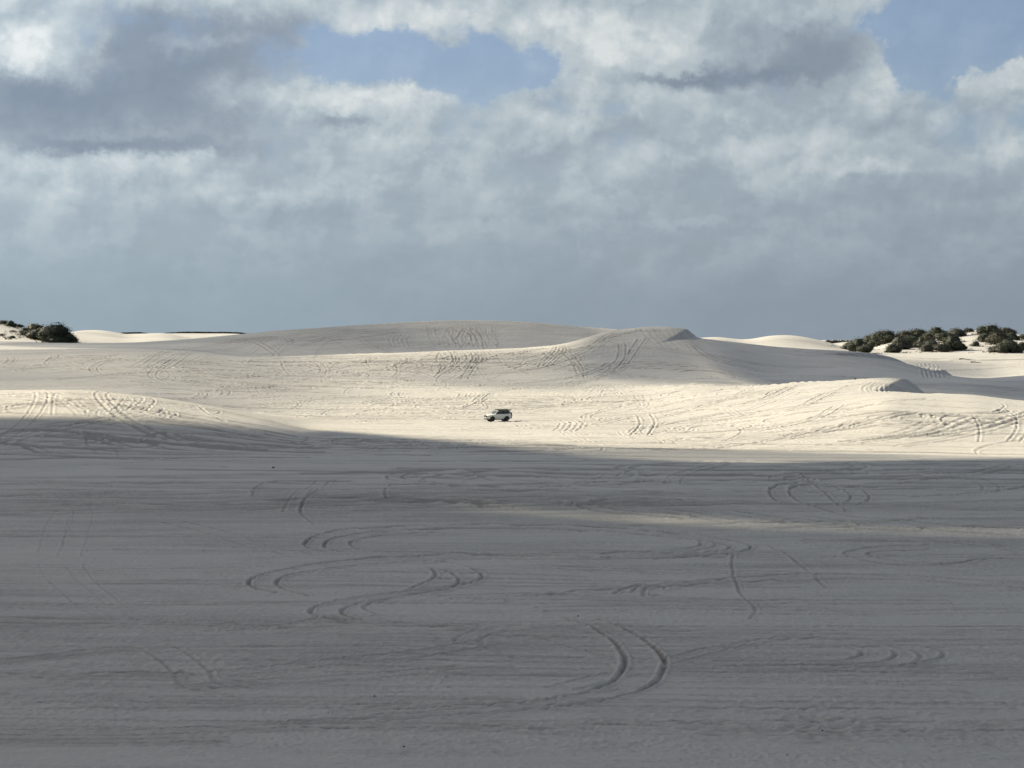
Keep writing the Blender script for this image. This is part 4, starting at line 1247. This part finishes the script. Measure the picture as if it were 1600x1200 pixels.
# windscreen and rear window
def quad_pane(P, th):
    P = [Vector(p) for p in P]; n = (P[1] - P[0]).cross(P[2] - P[0]).normalized() * th
    V = [tuple(p) for p in P] + [tuple(p - n) for p in P]
    m_ = bpy.data.meshes.new('pane'); m_.from_pydata(V, [], [(0, 1, 2, 3), (7, 6, 5, 4), (0, 4, 5, 1), (1, 5, 6, 2), (2, 6, 7, 3), (3, 7, 4, 0)]); m_.update(); return m_
link('windscreen', quad_pane([(1.01, -0.80, 1.255), (1.01, 0.80, 1.255), (0.40, 0.66, 1.73), (0.40, -0.66, 1.73)], 0.02), GLASS, car)
link('rear_window', quad_pane([(-2.275, 0.70, 1.25), (-2.275, -0.70, 1.25), (-2.17, -0.62, 1.64), (-2.17, 0.62, 1.64)], 0.02), GLASS, car)
link('grille', box(2.34, 0, 0.91, 0.07, 1.05, 0.24, 0.02), BLACK, car)
link('bull_bar', join_boxes([(2.45, 0, 0.80, 0.06, 1.2, 0.06), (2.43, 0, 1.02, 0.06, 0.9, 0.06), (2.44, 0.45, 0.8, 0.06, 0.06, 0.5), (2.44, -0.45, 0.8, 0.06, 0.06, 0.5)]), BLACK, car)
link('front_bumper', box(2.28, 0, 0.62, 0.22, 1.60, 0.20, 0.06), PAINT, car)
link('skid_plate', box(2.22, 0, 0.42, 0.34, 1.55, 0.22, 0.04), BLACK, car)
link('rear_bumper', box(-2.36, 0, 0.60, 0.16, 1.70, 0.24, 0.05), PAINT, car)
link('number_plate', box(2.435, 0, 0.62, 0.015, 0.38, 0.12), PLATE, car)
link('chassis', box(0, 0, 0.42, 4.1, 1.2, 0.26, 0.03), BLACK, car)
sw = link('spare_wheel', ring_lathe([(0.0, -0.12), (0.30, -0.13), (0.38, -0.12), (0.40, 0), (0.38, 0.12), (0.0, 0.13)]), TYRE, car)
sw.location = (-2.44, 0.18, 1.06); sw.rotation_euler = (0, 0, R(90))
rk = link('roof_rack', join_boxes([(-0.95, sy, 1.90, 2.45, 0.06, 0.20) for sy in (-0.68, 0.68)] + [(-0.95 + k_ * 0.29 - 1.16, 0, 1.93, 0.24, 1.30, 0.06) for k_ in range(9)] + [(0.20, 0, 1.91, 0.08, 1.2, 0.12), (-2.12, 0, 1.91, 0.08, 1.2, 0.12)]), BLACK, car)
link('awning_bag', box(-0.95, -0.80, 1.89, 2.3, 0.17, 0.19, 0.05), BLACK, car)
link('awning_bag', box(-0.95, 0.80, 1.89, 2.3, 0.13, 0.19, 0.05), BLACK, car)
link('snorkel', join_boxes([(0.70, -0.90, 1.50, 0.07, 0.07, 0.62, 0.0, (-0.6, 'Y')), (0.42, -0.80, 1.82, 0.10, 0.09, 0.14)]), BLACK, car)
link('antenna', box(2.30, -0.45, 1.35, 0.012, 0.012, 0.9), BLACK, car)

# ------------------------------------------------------------------ small stones lying about
STONE = plain('dark_stone', (0.05, 0.048, 0.045), 0.9)
def stone(px, py, size, label, cat='stone'):
    g = ground(px, py)
    rd = random.Random(px)
    bm = bmesh.new(); bmesh.ops.create_icosphere(bm, subdivisions=2, radius=0.5)
    for v in bm.verts:
        v.co *= 1 + 0.35 * mnoise.noise(v.co * 2.2 + Vector((px, py, 0)))
        v.co.x *= size * 1.3; v.co.y *= size; v.co.z *= size * 0.7
    m_ = bpy.data.meshes.new('stone'); bm.to_mesh(m_); bm.free()
    o = link('stone', m_, STONE)
    o.location = (g[0], g[1], float(height(g[0], g[1])) + size * 0.15)
    o.scale = (0.8, 0.8, 0.8)
    o.rotation_euler = (0, 0, rd.uniform(0, 6))
    tag(o, label, cat, 'small dark stones on the sand')
stone(427, 731, 0.32, 'small dark stone on the shaded plain in the upper left, below the sunlit edge')
stone(631, 1167, 0.10, 'small dark stone on the sand near the bottom edge, left of centre')
stone(585, 1088, 0.08, 'tiny dark stone on smooth sand left of the big curving tracks')
stone(903, 963, 0.11, 'tiny dark stone where the curving pair of tracks begins')
stone(1285, 1142, 0.09, 'dark stone on rough scoured sand at the lower right')
stone(1230, 1180, 0.07, 'tiny stone at the bottom edge right of the middle')
stone(1336, 593, 0.5, 'dark stone on the crest left of the small slip face')
STICK = plain('dead_wood', (0.035, 0.030, 0.027), 0.95)
for (px, py, L_, lb) in ((1525, 567, 3.4, 'dark low dead branch lying on the bright bowl at the right'), (1508, 562, 3.8, 'thin faint dead branch above the darker one in the right bowl')):
    g = ground(px, py, dmin=590)
    V, F = [], []
    for i in range(6):
        t = i / 5; x = (t - 0.5) * L_; r_ = 0.16 * (1 - 0.8 * t) + 0.03
        for k_ in range(5): V.append((x, 0.5 * math.sin(t * 4) + r_ * math.cos(k_ * 1.2566), 0.22 + 0.1 * math.sin(t * 6) + r_ * math.sin(k_ * 1.2566)))
    for i in range(5):
        for k_ in range(5): F.append((i * 5 + k_, i * 5 + (k_ + 1) % 5, (i + 1) * 5 + (k_ + 1) % 5, (i + 1) * 5 + k_))
    m_ = bpy.data.meshes.new('dead_branch'); m_.from_pydata(V, [], F); m_.update()
    o = link('dead_branch', m_, STICK); o.location = (g[0], g[1], float(height(g[0], g[1]))); tag(o, lb, 'branch')
print('done')
